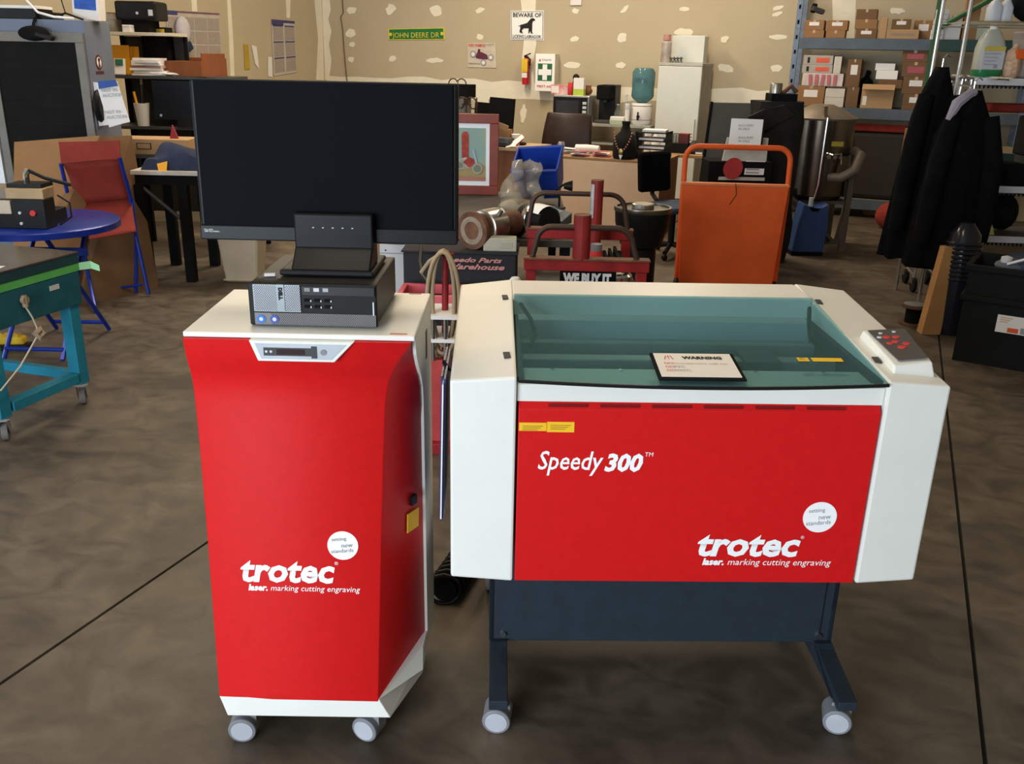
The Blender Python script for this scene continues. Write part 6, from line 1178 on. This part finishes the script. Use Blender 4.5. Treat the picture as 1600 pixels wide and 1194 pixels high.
MB().ring([[(.05*math.cos(a)*k1*(1+.12*rg.uniform(-1,1)), .045*math.sin(a)*k1*(1+.1*rg.uniform(-1,1)), z) for a in [2*PI*k/14 for k in range(14)]] for z, k1 in ((0,.8), (.03,1.05), (.08,1.1), (.13,1.05), (.17,.85), (.19,.4))]).build('bag', mat('peach_shavings', (.62,.40,.26), .5, 0, .35, 40, .5), T, smooth=True); MB().cyl((0,0,.18), (.01,0,.215), .014, n=8).build('twist', mat('peach_shavings', (.62,.40,.26), .5), T)
T = thing('grey_bin', 'grey translucent bin with orange contents at the right edge of the top shelf', 'bin', rs(rsx(1600,zA)+.04, .20, zA), A); MB().taper(.16,.16,.20,.2,0,.30).build('body', mat('dusty_plastic', (.30,.26,.24), .6), T, bevel=.015); MB().bx(-.17, -.02, -.14, -.105, .12, .18).build('orange_lid', ORG, T, bevel=.005)
zT = PD(1560,33,RD_).z
ws = bpy.data.objects['wire_shelf']
for y in (0, .44): MB().bx(0, SWd, y, y+.008, zT-.03, zT-.02).build('top_rail', STEEL, ws); MB().bx(0, SWd, y, y+.008, zT-.006, zT).build('top_rail', STEEL, ws)
for k in range(20): MB().bx(.02+k*.055, .026+k*.055, 0, .45, zT-.008, zT-.002).build('shelf_wire', STEEL, ws)
for px, lab, w_ in ((1537, 'left one of two white jugs on the top wire rail', .040), (1554, 'right one of two white jugs on the top wire rail', .037)):
    T = thing('spare_jug', lab, 'jug', rs(rsx(px,zA)+.01, .18, zT), A); MB().ring([sq(w_*.95,.045,0), sq(w_,.05,.01), sq(w_,.05,.09), sq(w_*.5,.03,.13)]).build('bottle', LGR, T, smooth=True); MB().cyl((0,0,.128), (0,0,.155), .018, n=14).build('cap', PAPER, T)
T = thing('bin_liner_bag', 'bulging black plastic bag on the top wire rail at the right edge', 'bag', rs(rsx(1592,zA)+.02, .20, zT), A); MB().ball((0,0,.13), (.13,.12,.13)).build('bag', MBLK, T, smooth=True); MB().tube([(0,0,.25), (.01,0,.30)], [.02,.035], 8).build('knot', MBLK, T)
# middle shelf of the wire unit: dark boxes and oddments
T = thing('toaster_box', 'black box appliance on the middle wire shelf', 'appliance', rs(.62, .18, zB), A); MB().bx(-.16, .3, -.12, .15, .0, .14).build('lower', MBLK, T, bevel=.006); MB().bx(-.02, .3, -.14, .15, .19, .45).build('body', BLK, T, bevel=.01); MB().bx(-.02,.3,-.1,.1,.14,.19).build('bracket', DGR, T)
T = thing('circuit_board', 'grey circuit board parts piled on the middle wire shelf', 'electronics', rs(.24, .10, zB), A); MB().bx(-.10, .16, -.08, .1, 0, .10).build('case', DGR, T, bevel=.004); MB().rbox((.03,-.02,.14), (.16,.10,.03), (.5,.1,.2)).build('board', mat('grey_board_part', (.25,.27,.27), .5, 0, .4, 30), T); MB().rbox((-.07,0,.12), (.10,.08,.05), (.2,.3,.4)).build('yellow_part', mat('ochre_part', (.35,.22,.04), .6), T); MB().bx(.05, .14, -.095, -.08, .01, .07).build('cream_label', BEIGE, T)
MB().cyl((-.13,-.06,.0), (-.01,-.06,.11), .006, n=8).build('white_rod', PAPER, T)
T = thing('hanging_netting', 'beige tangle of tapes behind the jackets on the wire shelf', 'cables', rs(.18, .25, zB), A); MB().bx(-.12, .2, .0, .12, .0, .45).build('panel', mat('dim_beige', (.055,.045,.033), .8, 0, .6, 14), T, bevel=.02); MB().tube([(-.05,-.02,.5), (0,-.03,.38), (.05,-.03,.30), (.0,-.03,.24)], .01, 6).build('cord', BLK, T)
MB().bx(.15,.5,-.05,.12,.47,.53).build('red_fold', mat('dull_red_cloth', (.25,.03,.02), .9), T, bevel=.02)
heap('yellow_cloth', 'pale yellow crumpled cloth on the lowest wire shelf', 'cloth', rs(.30, .10, zC), .30, .16, .13, mat('pale_yellow_cloth', (.48,.46,.16), .8, 0, .2, 12, .3), 9)
heap('white_cloth', 'pale grey crumpled bag behind the yellow cloth on the wire shelf', 'cloth', rs(.26, .32, zC), .34, .18, .26, mat('grey_white_cloth', (.42,.42,.46), .7, 0, .1, 8, .2), 12)
T = thing('black_pouch', 'black pouch at the right end of the lowest wire shelf', 'pouch', rs(.58, .25, zC), A); MB().ball((0,0,.13), (.10,.09,.13)).build('pouch', MBLK, T, smooth=True); MB().tube([(-.05,0,.24), (0,0,.29), (.05,0,.24)], .012, 6).build('strap', BLK, T)
# black totes
TB = mat('tote_black', (.007,.007,.007), .6, 0, .2, spec=.12)
p = G(1487,562); p2 = G(1590,580); ta = math.atan2((p2-p).y, (p2-p).x)
zt1 = .40
T = thing('storage_tote', 'black plastic tote with a white label standing on the floor', 'tote', p, ta)
def tote(T, z0, h, w=.62, d=.42, t=.012):
    for nm, a in (('front', (0,w,0,t)), ('rear', (0,w,d-t,d)), ('end', (0,t,t,d-t)), ('end', (w-t,w,t,d-t))): MB().bx(*a, z0+.01, z0+h).build(nm, TB, T, bevel=.004)
    MB().bx(0, w, 0, d, z0, z0+.015).build('bottom', TB, T); 
    for a in ((-.018,w+.018,-.018,.004), (-.018,w+.018,d-.004,d+.018), (-.018,.004,.004,d-.004), (w-.004,w+.018,.004,d-.004)): MB().bx(*a, z0+h-.035, z0+h).build('rim', TB, T, bevel=.005)
tote(T, 0, zt1)
tl_ = MB().bx(.19, .355, -.003, .001, zt1*.52, zt1*.77).build('tote_label', PAPER, T); MB().bx(.25, .305, -.0045, -.002, zt1*.535, zt1*.60).build('orange_mark', ORG, tl_); MB().bx(.315, .345, -.0045, -.002, zt1*.535, zt1*.62).build('grey_mark', INKG, tl_)
for k in range(3): MB().bx(.205, .27-.012*k, -.0045, -.002, zt1*.73-.012*k, zt1*.73-.012*k+.004).build('print_line', mat('pale_orange_ink', (.6,.35,.2), .7), tl_)
T = thing('upper_tote', 'black plastic tote stacked upon the labelled black tote', 'tote', p+V((0,0,zt1)), ta); tote(T, 0.0, .17)
tl = lambda x, y, z: Matrix.Rotation(ta, 3, 'Z') @ V((x, y, z)) + p
T = thing('tarp_pile', 'dark blue tarp folded in the upper black tote', 'tarp', tl(.36, .21, zt1+.016), ta); MB().hexa([(-.3,-.17,0),(.22,-.17,0),(.22,.17,0),(-.3,.17,0),(-.2,-.15,.16),(.2,-.15,.30),(.2,.15,.30),(-.2,.15,.18)]).build('tarp', mat('navy_tarp', (.025,.038,.07), .6, 0, .2, 6), T, bevel=.02); MB().tube([(-.18,-.17,.17), (.12,-.18,.31)], .007, 8).build('white_rod', PAPER, T); MB().lathe([(0,0), (.03,0), (.03,.05), (.0,.06)], (-.19,-.12,.15), n=14).build('bottle_cap', LGR, T); MB().ball((-.16,-.10,.15), (.09,.07,.04)).build('grey_cloth', mat('slate_cloth', (.10,.11,.14), .9), T, smooth=True)
T = thing('wrapped_bag', 'shiny black ribbed bag standing upright behind the totes', 'bag', CW(PD(1497,430,5.66).dot(HR), 5.66), A); zt = PD(1500,345,5.72).z
MB().lathe([(0,0), (.10,0), (.11,.05), (.105,zt*.6), (.09,zt*.9), (.04,zt), (0,zt)], n=24).build('body', mat('shiny_black', (.012,.012,.018), .18), T, smooth=True)
for k in range(9): MB().lathe([(.106,.35+k*.028), (.112,.36+k*.028), (.106,.37+k*.028)], n=20).build('rib', mat('shiny_black', (.012,.012,.018), .18), T)
# wood post
T = thing('wood_post', 'rough timber post standing on the floor beside the black totes', 'post', G(1455,523)+HF*.03, A); zt = PD(1467,386,5.62).z
MB().hexa([(-.065,-.035,0),(.055,-.035,0),(.055,.045,0),(-.065,.045,0),(-.005,-.01,zt),(.095,-.01,zt),(.095,.06,zt),(-.005,.06,zt)]).build('timber', PINE, T, bevel=.003); MB().add([(-.004,-.011,zt+.001),(.094,-.011,zt+.001),(.094,.059,zt+.001),(-.004,.059,zt+.001)], [(0,1,2,3)]).build('end_grain', CARD2, T)
T = thing('wire_spool', 'dark spool lying on the floor left of the timber post', 'spool', G(1432,512)+HF*.08, A)
for z in (0, .12): MB().lathe([(0,z), (.085,z), (.085,z+.015), (0,z+.015)], n=24).build('flange', mat('spool_brown', (.10,.055,.03), .7), T)
MB().cyl((0,0,.015), (0,0,.12), .05, n=20).build('drum', MBLK, T); MB().lathe([(.03,.135), (.07,.137), (.07,.14), (.03,.14)], n=20).build('top_ring', MGR, T)
# chrome garment rack with jackets
g0 = G(1424,455); g1 = g0+HR*.42
T = thing('garment_rack', 'chrome rolling garment rack hung with black jackets', 'clothes rack', g0, A-.1)
zr = PD(1480,95,6.7).z
for x, y in ((0,0), (.03,.30), (.16,.0), (.19,.3)):
    MB().cyl((x,y,.10), (x+.10*(1 if x < .1 else 0),y,zr-.1), .0105, n=10).build('post', CHROME, T); MB().cyl((x-.014,y-.02,.055), (x+.014,y-.02,.055), .055, n=20).build('caster', BLK, T, bevel=.006); MB().bx(x-.015, x+.015, y-.02, y+.02, .06, .105).build('caster_fork', STEEL, T)
MB().cyl((.0,.0,.12), (.03,.3,.12), .010, n=8).build('base_bar', CHROME, T); MB().cyl((.16,0,.12), (.19,.3,.12), .010, n=8).build('base_bar', CHROME, T); MB().cyl((.10,-.82,zr-.1), (.13,.3,zr-.1), .0105, n=10).build('hanger_bar', CHROME, T); MB().cyl((.09,.0,zr-.1), (.17,.0,zr-.1), .0105, n=10).build('link_bar', CHROME, T)
def jacket(label, px0, px1, py0, py1, D, seed, m_, skew=0.0):
    ym = (py0+py1)/2; xm = PD((px0+px1)/2, ym, D).dot(HR); c = CW(xm, D, PD((px0+px1)/2, py1, D).z); w = (PD(px1, (py0+py1)/2, D)-PD(px0, (py0+py1)/2, D)).dot(HR); h = PD((px0+px1)/2, py0, D).z-c.z; rg = random.Random(seed); ph = [rg.uniform(0, 6) for _ in range(4)]
    T = thing('black_jacket', label, 'jacket', c, A, 'jackets on the garment rack'); lp = []; n = 40
    for j in range(13):
        v = j/12; k = (.50-.13*v) if v < .72 else (.50-.13*.72)*(1-((v-.72)/.28)**1.6*.80); l = []
        for i in range(n):
            a = 2*PI*i/n; f = 1+(.10*math.sin(7*a+ph[0]+2*v)+.06*math.sin(12*a+ph[1]))*(1-.7*v)
            l.append((w*k*math.cos(a)*f+skew*v, .115*(1-.3*v)*math.sin(a)*f, h*v+(.012*math.sin(5*a+ph[2]) if j == 0 else 0)))
        lp.append(l)
    MB().ring(lp).build('body', m_, T, smooth=True)
    for s in (-1, 1):
        MB().tube([(s*w*.26+skew*.8,-.06,h*.86), (s*w*.38+skew*.5,-.10,h*.62), (s*w*.42+skew*.3,-.11,h*.36), (s*w*.43,-.11,h*.16)], [.05,.062,.06,.05], 10).build('sleeve', m_, T, smooth=True)
    MB().tube([(skew,0,h*.97), (skew,0,h+.05), (skew+.02,0,h+.075), (skew+.045,0,h+.06)], .004, 6).build('hanger_hook', CHROME, T); return T, w, h
jacket('black jacket hanging furthest left on the garment rack', 1400,1480,104,400,6.20, 1, BCLOTH, .03)
jt, w, h = jacket('black jacket with a pale collar hanging in front on the rack', 1436,1542,140,415,5.93, 2, mat('black_cloth_b', (.005,.005,.0055), .95, 0, .3, 9, .2, spec=.05), .03)
MB().tube([(-.13,-.08,h*.84), (-.10,-.09,h*.93), (-.02,-.07,h*.985), (.05,-.05,h*.99)], [.02,.034,.03,.015], 8).build('pale_collar', mat('lilac_grey_cloth', (.30,.27,.33), .8), jt, smooth=True)
